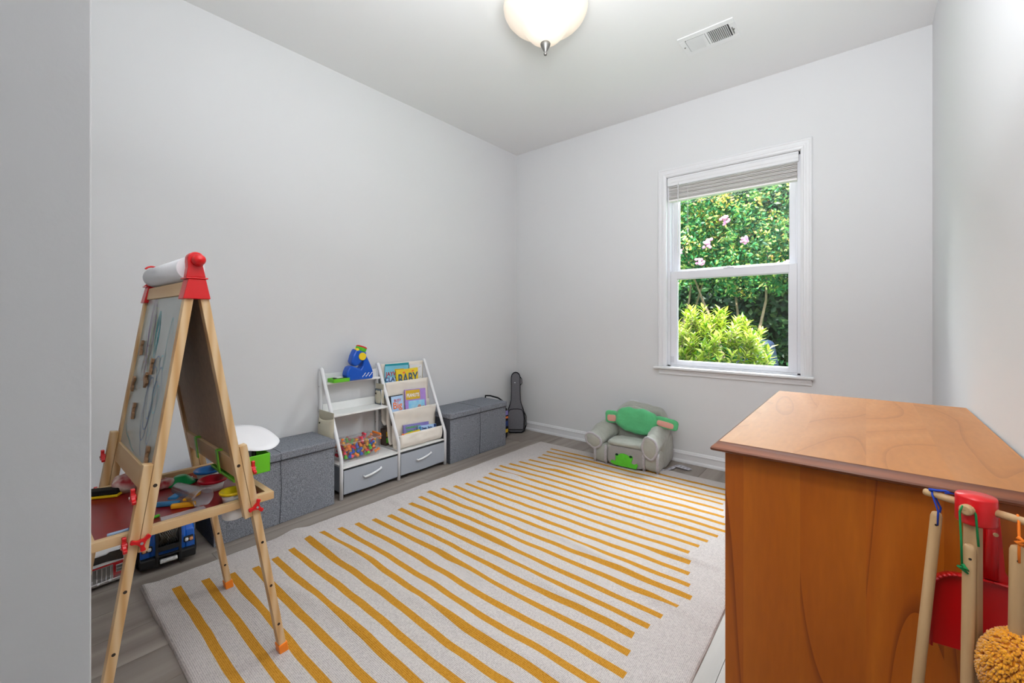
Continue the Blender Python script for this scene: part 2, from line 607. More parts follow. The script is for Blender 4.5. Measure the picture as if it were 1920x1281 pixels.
        for j in range(k):
            for i in range(n):
                fs.append((j * n + i, j * n + (i + 1) % n, (j + 1) * n + (i + 1) % n, (j + 1) * n + i))
        return s.add(vs, fs, m, X, True)

    def build(s, name, mats, parent=None, bevel=0, seg=2, world=True, kind=None, subsurf=0):
        me = bpy.data.meshes.new(name)
        V = s.v
        loc = None
        if parent is not None:
            if world:
                inv = MW[parent.name].inverted()
                V = [inv @ v for v in V]
        else:
            xs = [v.x for v in V]
            ys = [v.y for v in V]
            zs = [v.z for v in V]
            loc = Vector(((min(xs) + max(xs)) / 2, (min(ys) + max(ys)) / 2, min(zs)))
            V = [v - loc for v in V]
        me.from_pydata([tuple(v) for v in V], [], s.f)
        me.polygons.foreach_set('material_index', s.mi)
        me.polygons.foreach_set('use_smooth', s.sm)
        for mt in (mats if isinstance(mats, (list, tuple)) else [mats]):
            me.materials.append(mt)
        me.update()
        o = bpy.data.objects.new(name, me)
        col.objects.link(o)
        if parent is not None:
            o.parent = parent
            MW[o.name] = MW[parent.name]
        else:
            o.location = loc
            MW[o.name] = Matrix.Translation(loc)
        if bevel:
            b = o.modifiers.new('bevel', 'BEVEL')
            b.width = bevel
            b.segments = seg
            b.limit_method = 'ANGLE'
            b.angle_limit = R(40)
        if subsurf:
            b = o.modifiers.new('subdivision', 'SUBSURF')
            b.levels = b.render_levels = subsurf
        if kind:
            o['kind'] = kind
        return o


def tag(o, label, cat, group=None):
    o['label'] = label
    o['category'] = cat
    if group:
        o['group'] = group
    return o


def thing(name, label, cat, loc, rz=0, group=None, X=None):
    o = bpy.data.objects.new(name, None)
    o.empty_display_size = .05
    col.objects.link(o)
    Mx = X if X is not None else Matrix.Translation(loc) @ rot('Z', rz)
    o.matrix_basis = Mx
    MW[o.name] = Mx.copy()
    return tag(o, label, cat, group)


def copytree(o, X, parent=None, label=None, group=None):
    c = o.copy()
    col.objects.link(c)
    if parent is not None:
        c.parent = parent
    if X is not None:
        c.matrix_basis = X
        MW[c.name] = X.copy()
    if label:
        c['label'] = label
    if group:
        c['group'] = group
    for ch in list(o.children):
        copytree(ch, None, c)
    return c


def text(s, size, name, mat, X, parent, ext=.0006, world=True, sx=1.0, bold=0.0):
    """flat lettering as a mesh; X places the text plane (text reads along local x)"""
    cu = bpy.data.curves.new('lettering', 'FONT')
    cu.body = s
    cu.size = size
    cu.align_x = 'CENTER'
    cu.extrude = ext
    cu.offset = bold
    ob = bpy.data.objects.new('lettering', cu)
    col.objects.link(ob)
    dg = bpy.context.evaluated_depsgraph_get()
    me = bpy.data.meshes.new_from_object(ob.evaluated_get(dg))
    bpy.data.objects.remove(ob)
    me.name = name
    Mt = (MW[parent.name].inverted() @ X if world else X) @ Matrix.Diagonal((sx, 1, 1, 1))
    me.transform(Mt)
    me.materials.clear()
    me.materials.append(mat)
    o = bpy.data.objects.new(name, me)
    col.objects.link(o)
    o.parent = parent
    MW[o.name] = MW[parent.name]
    return o


def struct(o):
    o['kind'] = 'structure'
    return o


# ------------------------------------------------------------------ room shell
XL, XR, YB, H = -2.714, 0.285, 3.334, 2.742
YF0, YF1, JX = -0.08, 0.0457, -0.47
b = MB().box2((XL - .1, -1.7, -.2), (XR + .1, YB + .1, -.009))
floor = struct(b.build('floor', M['subfloor']))
pk = None
pw, pl = .182, 1.22
k = 0
x = XL
ri = 0
while x < XR:
    y = -1.7 - random.random() * pl
    x1 = min(x + pw, XR)
    while y < YB:
        y0, y1 = max(y, -1.7), min(y + pl, YB)
        if y1 - y0 > .02:
            mb = MB().box2((x + .0007, y0 + .0007, -.0088), (x1 - .0007, y1 - .0007, random.uniform(-.0004, 0)))
            c = Vector(((x + x1) / 2, (y0 + y1) / 2, 0))
            me = bpy.data.meshes.new('plank')
            me.from_pydata([tuple(v - c) for v in mb.v], [], mb.f)
            me.materials.append(M['plank'])
            o = bpy.data.objects.new('plank', me)
            col.objects.link(o)
            o.parent = floor
            o.location = c - floor.location
            k += 1
        y += pl
    x += pw
struct(MB().box2((XL - .15, -1.8, H), (XR + .15, YB + .15, H + .1)).build('ceiling', M['ceil']))
struct(MB().box2((XL - .12, -1.8, -.2), (XL, YB + .12, H)).build('wall_left', M['wall']))
struct(MB().box2((XR, -1.8, -.2), (XR + .12, YB + .12, H)).build('wall_right', M['wall']))
WX0, WX1, WZ0, WZ1 = -1.205, -.325, .700, 2.200
b = MB()
b.box2((XL, YB, -.2), (WX0, YB + .12, H)).box2((WX1, YB, -.2), (XR, YB + .12, H))
b.box2((WX0, YB, -.2), (WX1, YB + .12, WZ0)).box2((WX0, YB, WZ1), (WX1, YB + .12, H))
struct(b.build('wall_back', M['wall']))
b = MB().box2((XL, YF0, -.01), (JX, YF1, H)).box2((JX, YF0, 2.15), (XR, YF1, H))
struct(b.build('wall_front', M['wall'], bevel=.001))
struct(MB().box2((-1.72, -1.7, -.01), (-1.6, YF0, H)).build('wall_hall', M['wall']))
struct(MB().box2((-1.6, -1.8, -.01), (XR, -1.68, H)).build('wall_rear', M['wall']))


# baseboards: profile swept along a wall, (depth from wall, height)
BP = [(0, 0), (.019, 0), (.019, .010), (.0165, .017), (.013, .021), (.0105, .024), (.0105, .060), (.0145, .064), (.0145, .070), (.010, .075), (.009, .080), (.004, .086), (0, .088)]


def baseboard(name, a, b_, inward):
    a, b_, n = Vector(a), Vector(b_), Vector(inward)
    vs = [p + n * d + Vector((0, 0, h)) for p in (a, b_) for d, h in BP]
    k = len(BP)
    fs = [(i, i + 1, k + i + 1, k + i) for i in range(k - 1)] + [tuple(range(k)), tuple(range(2 * k - 1, k - 1, -1))]
    o = MB().add(vs, fs).build(name, M['trim'])
    return struct(o)


baseboard('baseboard_back', (XL, YB, 0), (XR, YB, 0), (0, -1, 0))
baseboard('baseboard_left', (XL, YF1, 0), (XL, YB - .019, 0), (1, 0, 0))
baseboard('baseboard_right', (XR, YB - .019, 0), (XR, -1.6, 0), (-1, 0, 0))
baseboard('baseboard_front', (JX, YF1, 0), (XL + .019, YF1, 0), (0, 1, 0))

# ------------------------------------------------------------------ window
win = thing('window_1', '', '', (-.765, YB, .70))
del win['label'], win['category']
struct(win)
CP = [(0, 0), (.062, 0), (.062, .013), (.055, .017), (.049, .0165), (.046, .0135), (.030, .0125), (.027, .0145), (.018, .0145), (.014, .011), (.004, .009), (0, .007)]
ix0, ix1, iz1 = -1.203, -.327, 2.200
ow = .060


def casing_path():
    path = [((ix0, .722), (-1, 0)), ((ix0, iz1), (-1, 1)), ((ix1, iz1), (1, 1)), ((ix1, .722), (1, 0))]
    vs = []
    for (px_, pz_), (dx, dz) in path:
        for u, d in CP:
            vs.append((px_ + dx * u, YB - d, pz_ + dz * u))
    n = len(CP)
    fs = []
    for i in range(3):
        for j in range(n):
            j2 = (j + 1) % n
            fs.append((i * n + j, i * n + j2, (i + 1) * n + j2, (i + 1) * n + j))
    fs += [tuple(range(n)), tuple(range(4 * n - 1, 3 * n - 1, -1))]
    return MB().add(vs, fs)


casing_path().build('casing', M['trim'], win)
MB().box2((-1.294, YB - .045, .703), (-.254, YB + .07, .722)).build('stool', M['trim'], win, bevel=.007, seg=3)
b = MB()
for a, c, d in ((.663, .700, .012), (.680, .700, .016), (.690, .700, .020)):
    b.box2((-1.256, YB - d, a), (-.266, YB, c - .0002))
b.build('apron', M['trim'], win, bevel=.002)
# jamb reveal and vinyl frame
b = MB()
b.box2((WX0, YB, .722), (WX0 + .004, YB + .12, WZ1)).box2((WX1 - .004, YB, .722), (WX1, YB + .12, WZ1)).box2((WX0, YB, WZ1 - .004), (WX1, YB + .12, WZ1))
b.build('reveal', M['trim'], win)
fx0, fx1 = WX0 + .004, WX1 - .004
b = MB()
for x0, x1 in ((fx0, fx0 + .020), (fx1 - .020, fx1)):
    b.box2((x0, YB + .028, .722), (x1, YB + .115, WZ1 - .004))
b.box2((fx0, YB + .028, .722), (fx1, YB + .115, .734)).box2((fx0, YB + .028, 2.176), (fx1, YB + .115, 2.196))
b.box2((fx0 + .020, YB + .066, .734), (fx0 + .034, YB + .078, 2.176)).box2((fx1 - .034, YB + .066, .734), (fx1 - .020, YB + .078, 2.176))
b.build('vinyl_frame', M['vinyl'], win, bevel=.0015)


def sash(name, x0, x1, z0, z1, y0, y1, st, rb, rt):
    b = MB()
    b.box2((x0, y0, z0), (x0 + st, y1, z1)).box2((x1 - st, y0, z0), (x1, y1, z1))
    b.box2((x0 + st, y0, z0), (x1 - st, y1, z0 + rb)).box2((x0 + st, y0, z1 - rt), (x1 - st, y1, z1))
    # glazing bead
    g = .006
    b.box2((x0 + st, y0 + .008, z0 + rb), (x0 + st + g, y1 - .004, z1 - rt)).box2((x1 - st - g, y0 + .008, z0 + rb), (x1 - st, y1 - .004, z1 - rt))
    b.box2((x0 + st + g, y0 + .008, z0 + rb), (x1 - st - g, y1 - .004, z0 + rb + g)).box2((x0 + st + g, y0 + .008, z1 - rt - g), (x1 - st - g, y1 - .004, z1 - rt))
    o = b.build(name, M['vinyl'], win, bevel=.0015)
    ym = (y0 + y1) / 2 + .004
    MB().box2((x0 + st, ym, z0 + rb), (x1 - st, ym + .003, z1 - rt)).build('pane', M['glass'], o)
    return o


sash('lower_sash', fx0 + .021, fx1 - .021, .735, 1.462, YB + .034, YB + .064, .045, .030, .058)
sash('upper_sash', fx0 + .021, fx1 - .021, 1.430, 2.176, YB + .080, YB + .110, .045, .045, .040)
b = MB().box2((-.80, YB + .030, 1.462), (-.73, YB + .058, 1.470)).box2((-.778, YB + .036, 1.470), (-.752, YB + .052, 1.478))
b.build('sash_lock', M['vinyl'], win, bevel=.002)
MB().box2((fx0 + .018, YB + .026, .752), (fx0 + .048, YB + .033, .800)).build('sash_latch', M['clearp'], win, bevel=.002)

# blind
bl = thing('window_blind', 'raised white slatted blind stacked under its valance at the window top', 'blind', (-.765, YB + .01, 2.0))
b = MB()
VP = [(0, 0), (.004, .004), (.004, .020), (.007, .026), (.007, .048), (.003, .054), (.003, .066), (0, .066)]
vs = [(xx, YB + .012 - d, 2.128 + h) for xx in (-1.196, -.340) for d, h in [(-.010, 0)] + VP + [(-.010, .066)]]
n = 10
b.add(vs, [(i, (i + 1) % n, n + (i + 1) % n, n + i) for i in range(n)] + [tuple(range(n)), tuple(range(2 * n - 1, n - 1, -1))])
b.build('valance', M['trim'], bl)
MB().box2((-1.190, YB + .022, 2.140), (-.345, YB + .060, 2.190)).build('headrail', M['white'], bl)
slat = None
zz = 2.028
for i in range(13):
    X = T(-.768, YB + .030 + random.uniform(-.002, .002), zz) @ rot('X', R(random.uniform(-5, 5))) @ rot('Y', R(random.uniform(-.12, .12)))
    if slat is None:
        b = MB()
        vs = []
        for xx in (-.420, .420):
            for q in range(5):
                vs.append((xx, -.024 + q * .012, .0016 * (1 - ((q - 2) / 2) ** 2)))
            for q in range(4, -1, -1):
                vs.append((xx, -.024 + q * .012, -.0026 + .0016 * (1 - ((q - 2) / 2) ** 2)))
        b.add(vs, [(j, (j + 1) % 10, 10 + (j + 1) % 10, 10 + j) for j in range(10)] + [tuple(range(10)), tuple(range(19, 9, -1))])
        slat = b.build('slat', M['blind'], bl, world=False)
        slat.matrix_basis = MW[bl.name].inverted() @ X
    else:
        c = slat.copy()
        col.objects.link(c)
        c.matrix_basis = MW[bl.name].inverted() @ X
    zz += .0078
MB().box2((-1.188, YB + .008, 2.007), (-.348, YB + .054, 2.022)).build('bottom_rail', M['blind'], bl, bevel=.003)
b = MB().tube([(-1.113, YB + .002, 2.13), (-1.114, YB + .002, 1.9), (-1.118, YB + .003, 1.60)], .0032, 8)
b.tube([(-1.113, YB + .002, 2.145), (-1.113, YB + .002, 2.13)], .0045, 8)
b.build('tilt_wand', M['white'], bl)
b = MB()
for dx in (0, .006):
    b.tube([(-1.045 + dx, YB + .005, 2.13), (-1.045 + dx, YB + .006, 1.78 + dx)], .0008, 5)
b.cyl((-1.042, YB + .006, 1.75), (-1.042, YB + .006, 1.785), .005, .003, 10)
b.build('lift_cord', M['white'], bl)
for lx in (-1.09, -.765, -.44):
    bb = MB()
    for q in range(4):
        zq = 2.03 + q * .024
        bb.tube([(lx - .02, YB + .004, zq), (lx - .008, YB - .001, zq - .006), (lx + .012, YB + .001, zq + .004), (lx + .02, YB + .004, zq + .012)], .0007, 4)
    bb.build('ladder_cord', M['white'], bl)

# ------------------------------------------------------------------ ceiling light
lx, ly = -1.21, 1.71
lamp = thing('ceiling_light', 'frosted glass bowl ceiling light with a grey metal finial', 'light', (lx, ly, H))
Lt = T(lx, ly, 0)
MB().lathe([(.0, 2.742), (.075, 2.742), (.078, 2.735), (.07, 2.722), (.03, 2.716), (.012, 2.71), (.012, 2.47), (0, 2.47)], 32, X=Lt).build('canopy', M['nickel'], lamp)
gl = bpy.data.materials.new('lit_frosted_glass')
gl.use_nodes = True
gt = gl.node_tree
gp = gt.nodes['Principled BSDF']
gp.inputs['Base Color'].default_value = (.86, .80, .72, 1)
gp.inputs['Roughness'].default_value = .3
gp.inputs['Emission Color'].default_value = (1, .88, .76, 1)
gp.inputs['Emission Strength'].default_value = .12
gtr = gt.nodes.new('ShaderNodeBsdfTranslucent')
gtr.inputs[0].default_value = (.9, .80, .68, 1)
gmx = gt.nodes.new('ShaderNodeMixShader')
gmx.inputs[0].default_value = .45
gt.links.new(gp.outputs[0], gmx.inputs[1])
gt.links.new(gtr.outputs[0], gmx.inputs[2])
gt.links.new(gmx.outputs[0], gt.nodes['Material Output'].inputs[0])
o1 = [(.204, 2.625), (.206, 2.618), (.203, 2.600), (.192, 2.578), (.172, 2.556), (.148, 2.540), (.124, 2.530), (.112, 2.524), (.104, 2.512), (.092, 2.492), (.072, 2.470), (.050, 2.456), (.025, 2.447), (.008, 2.445)]
MB().lathe(o1[::-1], 48, X=Lt).build('glass_bowl', gl, lamp)
MB().lathe([(0, 2.386), (.007, 2.388), (.009, 2.395), (.006, 2.402), (.008, 2.406), (.015, 2.418), (.023, 2.433), (.025, 2.443), (.021, 2.451), (.005, 2.454), (0, 2.454)], 24, X=Lt).build('finial', M['nickel'], lamp)
for a in range(3):
    t = a * 2.1 + .5
    p = light('lamp_bulb', 'POINT', (lx + .085 * math.cos(t), ly + .085 * math.sin(t), 2.60), (0, 0, 0), 1.1, (1, .95, .90))
    p.data.shadow_soft_size = .03
    bm_ = MB().sup((lx + .085 * math.cos(t), ly + .085 * math.sin(t), 2.60), (.05, .05, .07), 1, 1, 16, 10)
    bm_.build('bulb', M['white'], lamp)

# ------------------------------------------------------------------ ceiling vent
vt = thing('air_vent', 'white two-part louvred air vent set in the ceiling near the window', 'vent', (-.71, 2.655, H))
vx0, vx1, vy0, vy1 = -.858, -.560, 2.553, 2.757
b = MB()
zt = H - .006
b.box2((vx0, vy0, zt), (vx1, vy0 + .038, H)).box2((vx0, vy1 - .038, zt), (vx1, vy1, H))
b.box2((vx0, vy0 + .038, zt), (vx0 + .032, vy1 - .038, H)).box2((vx1 - .032, vy0 + .038, zt), (vx1, vy1 - .038, H))
b.box2((-.716, vy0 + .038, zt), (-.704, vy1 - .038, H))
b.build('frame', M['white'], vt, bevel=.002)
MB().box2((vx0 + .03, vy0 + .036, H - .0009), (vx1 - .03, vy1 - .036, H - .0003)).build('duct', M['black'], vt)
ls = None
for side, (a0, a1, an) in enumerate(((vx0 + .036, -.718, -38), (-.702, vx1 - .036, 38))):
    for i in range(11):
        X = MW[vt.name].inverted() @ T(a0 + (a1 - a0) * (i + .5) / 11, 2.655, H - .0065) @ rot('Y', R(an))
        if ls is None:
            ls = MB().box((0, 0, 0), (.0105, vy1 - vy0 - .078, .0009)).build('slat', M['white'], vt, world=False)
            ls.matrix_basis = X
        else:
            c = ls.copy()
            col.objects.link(c)
            c.matrix_basis = X
for px_ in (vx0 + .015, vx1 - .015):
    MB().cyl((px_, 2.655, zt - .002), (px_, 2.655, zt), .005, n=12).build('screw', M['nickel'], vt)
MB().box2((vx1 - .022, 2.63, zt - .008), (vx1 - .018, 2.69, zt)).build('damper_lever', M['nickel'], vt)


# ------------------------------------------------------------------ outlets
def outlet(X, label):
    t = thing('wall_outlet', label, 'outlet', (0, 0, 0), X=X)
    MB().box((0, .003, 0), (.070, .006, .115)).build('cover_plate', M['trim'], t, bevel=.003, world=False)
    for s in (-1, 1):
        b = MB().prism([(.017 * math.cos(a), .014 * math.sin(a)) for a in np.linspace(0, 2 * PI, 20, endpoint=False)], .003, X=T(0, .0068, s * .02) @ rot('X', R(90)))
        sk = b.build('socket', M['trim'], t, world=False)
        b = MB().box((-.006, .0085, s * .02 + .003), (.002, .001, .008)).box((.006, .0085, s * .02 + .003), (.002, .001, .006)).cyl((0, .008, s * .02 - .007), (0, .009, s * .02 - .007), .0025, n=8)
        b.build('slots', M['dark'], sk, world=False)
    return t


outlet(T(-1.463, YB, .365) @ rot('Z', PI), 'white wall outlet on the back wall behind the plush armchair')
outlet(T(XL, 1.772, .365) @ rot('Z', -PI / 2), 'white wall outlet on the left wall behind the shelf unit')

# ------------------------------------------------------------------ rug
LY = [.452, .545, .625, .711, .8, .881, .967, 1.055, 1.138, 1.222, 1.309, 1.389, 1.466, 1.546, 1.638, 1.718, 1.792, 1.875, 1.959, 2.044, 2.13, 2.201, 2.288, 2.362, 2.436, 2.518, 2.607, 2.699, 2.767, 2.858, 2.941]
LX = [-2.115, -2.086, -2.052, -2.021, -2.04, -2.064, -2.084, -2.11, -2.082, -2.06, -2.032, -2.01, -2.034, -2.051, -2.08, -2.103, -2.072, -2.044, -2.021, -1.99, -2.01, -2.03, -2.055, -2.08, -2.05, -2.024, -1.999, -1.977, -1.988, -2.009, -2.03]
RY0, RY1, RX0, RX1 = .362, 3.062, -2.225, -.402
ys = set()
stripes = []
for i, y in enumerate(LY):
    yy = .4525 + i * (2.941 - .4525) / 30
    yy = .5 * yy + .5 * y
    xl = LX[i]
    stripes.append((yy - .0145, yy + .0145, xl, -2.62 - xl))
    ys |= {round(yy - .0145, 4), round(yy + .0145, 4), round(yy, 4)}
gaps = sorted(ys)
for a, b_ in zip([RY0] + gaps, gaps + [RY1]):
    if b_ - a > .03:
        for q in (1, 2, 3):
            ys.add(round(a + (b_ - a) * q / 4, 4))
edge = (0, .0015, .004, .008, .014, .022, .034)
ys |= {RY0 + e for e in edge} | {RY1 - e for e in edge}
xs = {RX0 + e for e in edge} | {RX1 - e for e in edge}
for s_ in stripes:
    xs |= {round(s_[2], 4), round(s_[3], 4)}
for q in range(1, 62):
    xs.add(round(RX0 + .04 + q * (RX1 - RX0 - .08) / 62, 4))


def thin(l):
    out = []
    for v in sorted(l):
        if not out or v - out[-1] > 1e-4:
            out.append(v)
    return out


ys, xs = thin(ys), thin(xs)
wr = [(-1.95, 1.0, .11, .016, .5), (-1.45, .78, .05, .010, .45), (-1.05, 1.05, .06, .010, .4), (-1.75, .62, .05, .007, .2), (-1.55, 1.55, .05, .009, .4),
      (-.95, 1.75, .05, .009, .35), (-.62, 1.98, .045, .010, .12), (-.60, 1.62, .04, .008, .13), (-1.85, 2.25, .035, .009, .16), (-1.7, 2.55, .03, .006, .2),
      (-1.2, 2.2, .04, .006, .4), (-1.3, 1.3, .05, .008, .35), (-.9, 1.42, .05, .008, .4), (-2.12, 1.5, .04, .005, .1), (-2.1, .75, .05, .004, .08), (-1.95, 1.75, .05, .006, .3)]


def rugz(x, y):
    z = 0
    for cx, cy, sy, h, sx in wr:
        yy = y - cy - .12 * (x - cx) * (1 if h > .009 else -.6) - .012 * math.sin(7 * x + cx * 9)
        z += h * 1.3 * math.exp(-(yy / (sy * .45)) ** 2 - ((x - cx) / sx) ** 2)
    z += .0026 * (noise.noise(Vector((x * 3, y * 11, 2))) + .6)
    z += .0022 * (noise.noise(Vector((x * 9, y * 16, 8))) + .5)
    z += .011 * math.exp(-((y - .372 - .02 * math.sin(3 * x)) / .03) ** 2) * (.6 + .4 * math.sin(5 * x + 1))
    return max(z, 0)


vs = []
for y in ys:
    for x in xs:
        d = min(x - RX0, RX1 - x, y - RY0, RY1 - y)
        e = min(1, max(0, d) / .010)
        prof = math.sqrt(max(0, 1 - (1 - e) ** 2))
        z = .0005 + prof * (.0075 + rugz(x, y))
        x2 = x + (-.030 + .040 * (y - .36) / 2.7) * max(0, (RX1 - x) / (RX1 - RX0)) + .003 * noise.noise(Vector((y * 3, x, 5)))
        y2 = y + .011 * noise.noise(Vector((x * 2.2, y * 2.5, 0))) + .0045 * noise.noise(Vector((x * 8, y * 4, 7)))
        vs.append((x2, y2, z))
nx = len(xs)
fs, ms = [], []
for j in range(len(ys) - 1):
    yc = (ys[j] + ys[j + 1]) / 2
    st = next((s_ for s_ in stripes if s_[0] < yc < s_[1]), None)
    for i in range(nx - 1):
        xc = (xs[i] + xs[i + 1]) / 2
        fs.append((j * nx + i, j * nx + i + 1, (j + 1) * nx + i + 1, (j + 1) * nx + i))
        ms.append(1 if st and st[2] < xc < st[3] else 0)
rug = MB().add(vs, fs, ms, None, True).build('area_rug', [M['rugw'], M['rugs']])
tag(rug, 'large cream woven rug with mustard stripes covering most of the floor', 'rug')


# ------------------------------------------------------------------ storage ottomans
def ottoman(y0, y1, label, skew=0.0, legs=True):
    xf, xb = -2.402, XL + .022
    t = thing('storage_ottoman', label, 'ottoman', ((xf + xb) / 2, (y0 + y1) / 2, 0), group='grey fabric storage ottomans along the left wall')
    ym = (y0 + y1) / 2
    z1 = .335
    b = MB()
    # front, slightly bowed fabric panels with a centre fold
    n = 14
    vs, fs = [], []
    zs = np.linspace(0.002, z1, 10)
    yl = np.linspace(y0, y1, 2 * n + 1)
    for z in zs:
        for i, y in enumerate(yl):
            u = abs(y - ym) / (y1 - y0) * 2
            dz = math.exp(-((y - ym) / .006) ** 2)
            bow = .004 * math.sin(PI * min(1, u)) * math.sin(PI * z / z1) - .004 * dz
            vs.append((xf + bow + skew * (y - ym), y, z))
    m_ = len(yl)
    for j in range(len(zs) - 1):
        for i in range(m_ - 1):
            fs.append((j * m_ + i, j * m_ + i + 1, (j + 1) * m_ + i + 1, (j + 1) * m_ + i))
    b.add(vs, fs, 0, None, True)
    xm = lambda y: xf + skew * (y - ym)
    # side, back, base panels
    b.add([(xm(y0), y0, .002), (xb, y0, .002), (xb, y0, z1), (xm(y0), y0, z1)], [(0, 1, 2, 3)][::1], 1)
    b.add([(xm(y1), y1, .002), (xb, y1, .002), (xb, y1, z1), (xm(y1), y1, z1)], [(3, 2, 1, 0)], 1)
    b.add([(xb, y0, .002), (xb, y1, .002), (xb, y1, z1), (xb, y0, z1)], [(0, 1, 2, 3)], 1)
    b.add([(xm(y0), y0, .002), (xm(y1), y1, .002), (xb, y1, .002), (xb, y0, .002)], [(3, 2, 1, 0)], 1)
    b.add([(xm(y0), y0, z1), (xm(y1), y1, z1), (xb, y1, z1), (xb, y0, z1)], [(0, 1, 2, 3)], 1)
    b.build('body', [M['otto'], M['ottoshade']], t)
    # padded lid
    b = MB()
    g = .008
    A = [(xb - .004, y0 - g), (xm(y0) + .010, y0 - g), (xm(y1) + .010, y1 + g), (xb - .004, y1 + g)]
    b.prism(A, .045, X=T(0, 0, .3590))
    lid = b.build('lid', M['otto'], t, bevel=.009, seg=3)
    b = MB()
    pts = [(xb, ym, .3814), ((xb + xf) / 2, ym, .3816), (xf + .002, ym, .3814), (xf + .0095, ym, .375), (xf + .0102, ym, .338)]
    b.tube(pts, .0014, 6)
    b.tube([(xf + .001, ym, .333), (xf + .0008, ym + .006, .2), (xf, ym + .002, .1), (xf, ym - .003, .004)], .0014, 6)
    b.tube([(xm(y0) + .0115, y0 - g, .3365), (xm(y1) + .0115, y1 + g, .3365)], .0016, 6)
    b.build('seam', M['seam'], lid)
    return t


ottoman(.650, 1.258, 'heather grey fabric storage ottoman between the easel and the shelf unit', -.03)
ottoman(2.160, 2.800, 'heather grey fabric storage ottoman between the shelf unit and the room corner')

# ------------------------------------------------------------------ white shelf unit
su = thing('shelf_unit', 'white metal toy and book shelf unit with grey drawers against the left wall', 'shelf', (-2.56, 1.72, 0))
FX, BX = -2.430, -2.690
KZ, TX, TZ = .247, -2.672, .768
YS = (1.312, 1.722, 2.133)


def fx(z):
    """front x of the slanted leg at height z"""
    return FX if z < KZ else FX + (TX - FX) * (z - KZ) / (TZ - KZ)


for y in YS:
    b = MB()
    b.tube([(FX, y, .001), (FX, y, KZ - .006), (FX - .003, y, KZ + .008), (TX, y, TZ), (TX - .008, y, TZ + .004), (BX, y, TZ + .003), (BX, y, TZ - .012), (BX, y, .001)], .0112, 10)
    b.build('side_frame', M['frame'], su)
for y in YS:
    for z in (.66, .50, .36, .205, .03):
        MB().cyl((BX, y - .011, z), (BX, y + .011, z), .003, n=8).build('screw', M['dark'], su)
ya, yb = YS[0] + .0115, YS[1] - .0115
for z, name, th in ((.686, 'shelf_board', .012), (.492, 'shelf_board', .012), (.196, 'shelf_board', .012)):
    b = MB().box2((BX + .004, ya, z - th), (fx(z) + .004, yb, z))
    o = b.build(name, M['shelfw'], su, bevel=.001)
    if z > .3:
        MB().box2((BX - .004, ya, z + .0005), (BX + .006, yb, z + .052)).build('backboard', M['shelfw'], o, bevel=.001)
MB().box2((BX + .004, YS[1] + .009, .184), (FX - .004, YS[2] - .009, .194)).build('shelf_board', M['shelfw'], su)
for a, c in ((YS[0], YS[1]), (YS[1], YS[2])):
    for x_, z_ in ((FX, .178), (FX, .028), (BX, .028), (BX, .178)):
        MB().cyl((x_, a, z_), (x_, c, z_), .004, n=8).build('cross_rod', M['black'], su)
    dr = MB()
    # fabric drawer with a slightly sagging lower edge
    n = 12
    vs, fs = [], []
    yy_ = np.linspace(a + .014, c - .014, n + 1)
    for zt_ in range(5):
        for i, y in enumerate(yy_):
            u = (y - (a + c) / 2) / (c - a) * 2
            zlo = .026 + .012 * u * u
            z = zlo + (.172 - zlo) * zt_ / 4
            vs.append((FX + .006 + .003 * (1 - u * u) * math.sin(PI * zt_ / 4), y, z))
    w_ = n + 1
    for j in range(4):
        for i in range(n):
            fs.append((j * w_ + i, j * w_ + i + 1, (j + 1) * w_ + i + 1, (j + 1) * w_ + i))
    dr.add(vs, fs, 0, None, True)
    dr.box2((BX + .02, a + .014, .030), (FX + .0055, c - .014, .1715))
    d_ = dr.build('drawer', M['drawer'], su)
    ym = (a + c) / 2
    MB().tube([(FX + .008, ym - .062, .108), (FX + .020, ym - .058, .104), (FX + .024, ym - .02, .110), (FX + .024, ym + .02, .119), (FX + .020, ym + .058, .130), (FX + .008, ym + .062, .132)], [.006, .0065, .0065, .0065, .0065, .006], 10).build('handle', M['white'], d_)
# right bay: rods and canvas slings
y0, y1 = YS[1], YS[2]
RODS = ((.635, .05), (.442, .05), (.288, .05))
b = MB()
b.cyl((TX - .004, y0, .760), (TX - .004, y1, .760), .0055, n=10)
b.build('cross_rod', M['frame'], su)
for z, _ in RODS:
    MB().cyl((fx(z), y0, z), (fx(z), y1, z), .0055, n=10).build('cross_rod', M['frame'], su)


def sling(path, name='sling', mat='canvas', inset=.014):
    """canvas sheet sagging through path points (x,z); sides follow with light wrinkles"""
    P = []
    for i in range(len(path) - 1):
        for q in range(6):
            t = q / 6
            P.append((path[i][0] * (1 - t) + path[i + 1][0] * t, path[i][1] * (1 - t) + path[i + 1][1] * t))
    P.append(path[-1])
    # smooth the polyline
    for _ in range(4):
        P = [P[0]] + [((P[i - 1][0] + 2 * P[i][0] + P[i + 1][0]) / 4, (P[i - 1][1] + 2 * P[i][1] + P[i + 1][1]) / 4) for i in range(1, len(P) - 1)] + [P[-1]]
    n = 18
    vs, fs = [], []
    for k_, (px_, pz_) in enumerate(P):
        s_ = math.sin(PI * k_ / (len(P) - 1))
        for i in range(n + 1):
            u = i / n
            y = y0 + inset + (y1 - y0 - 2 * inset) * u
            sag = .006 * s_ * noise.noise(Vector((u * 6, k_ * .25, path[0][1] * 30)))
            vs.append((px_ + sag, y + (.004 * s_ if u < .5 else -.006 * s_), pz_))
    for k_ in range(len(P) - 1):
        for i in range(n):
            fs.append((k_ * (n + 1) + i, k_ * (n + 1) + i + 1, (k_ + 1) * (n + 1) + i + 1, (k_ + 1) * (n + 1) + i))
    o = MB().add(vs, fs, 0, None, True).build(name, M[mat], su)
    sd = o.modifiers.new('solid', 'SOLIDIFY')
    sd.thickness = .0015
    return o


def roll(z, x, r=.0085):
    return [(x + r * math.cos(a), z + r * math.sin(a)) for a in (R(200), R(140), R(80), R(10), R(-40))]


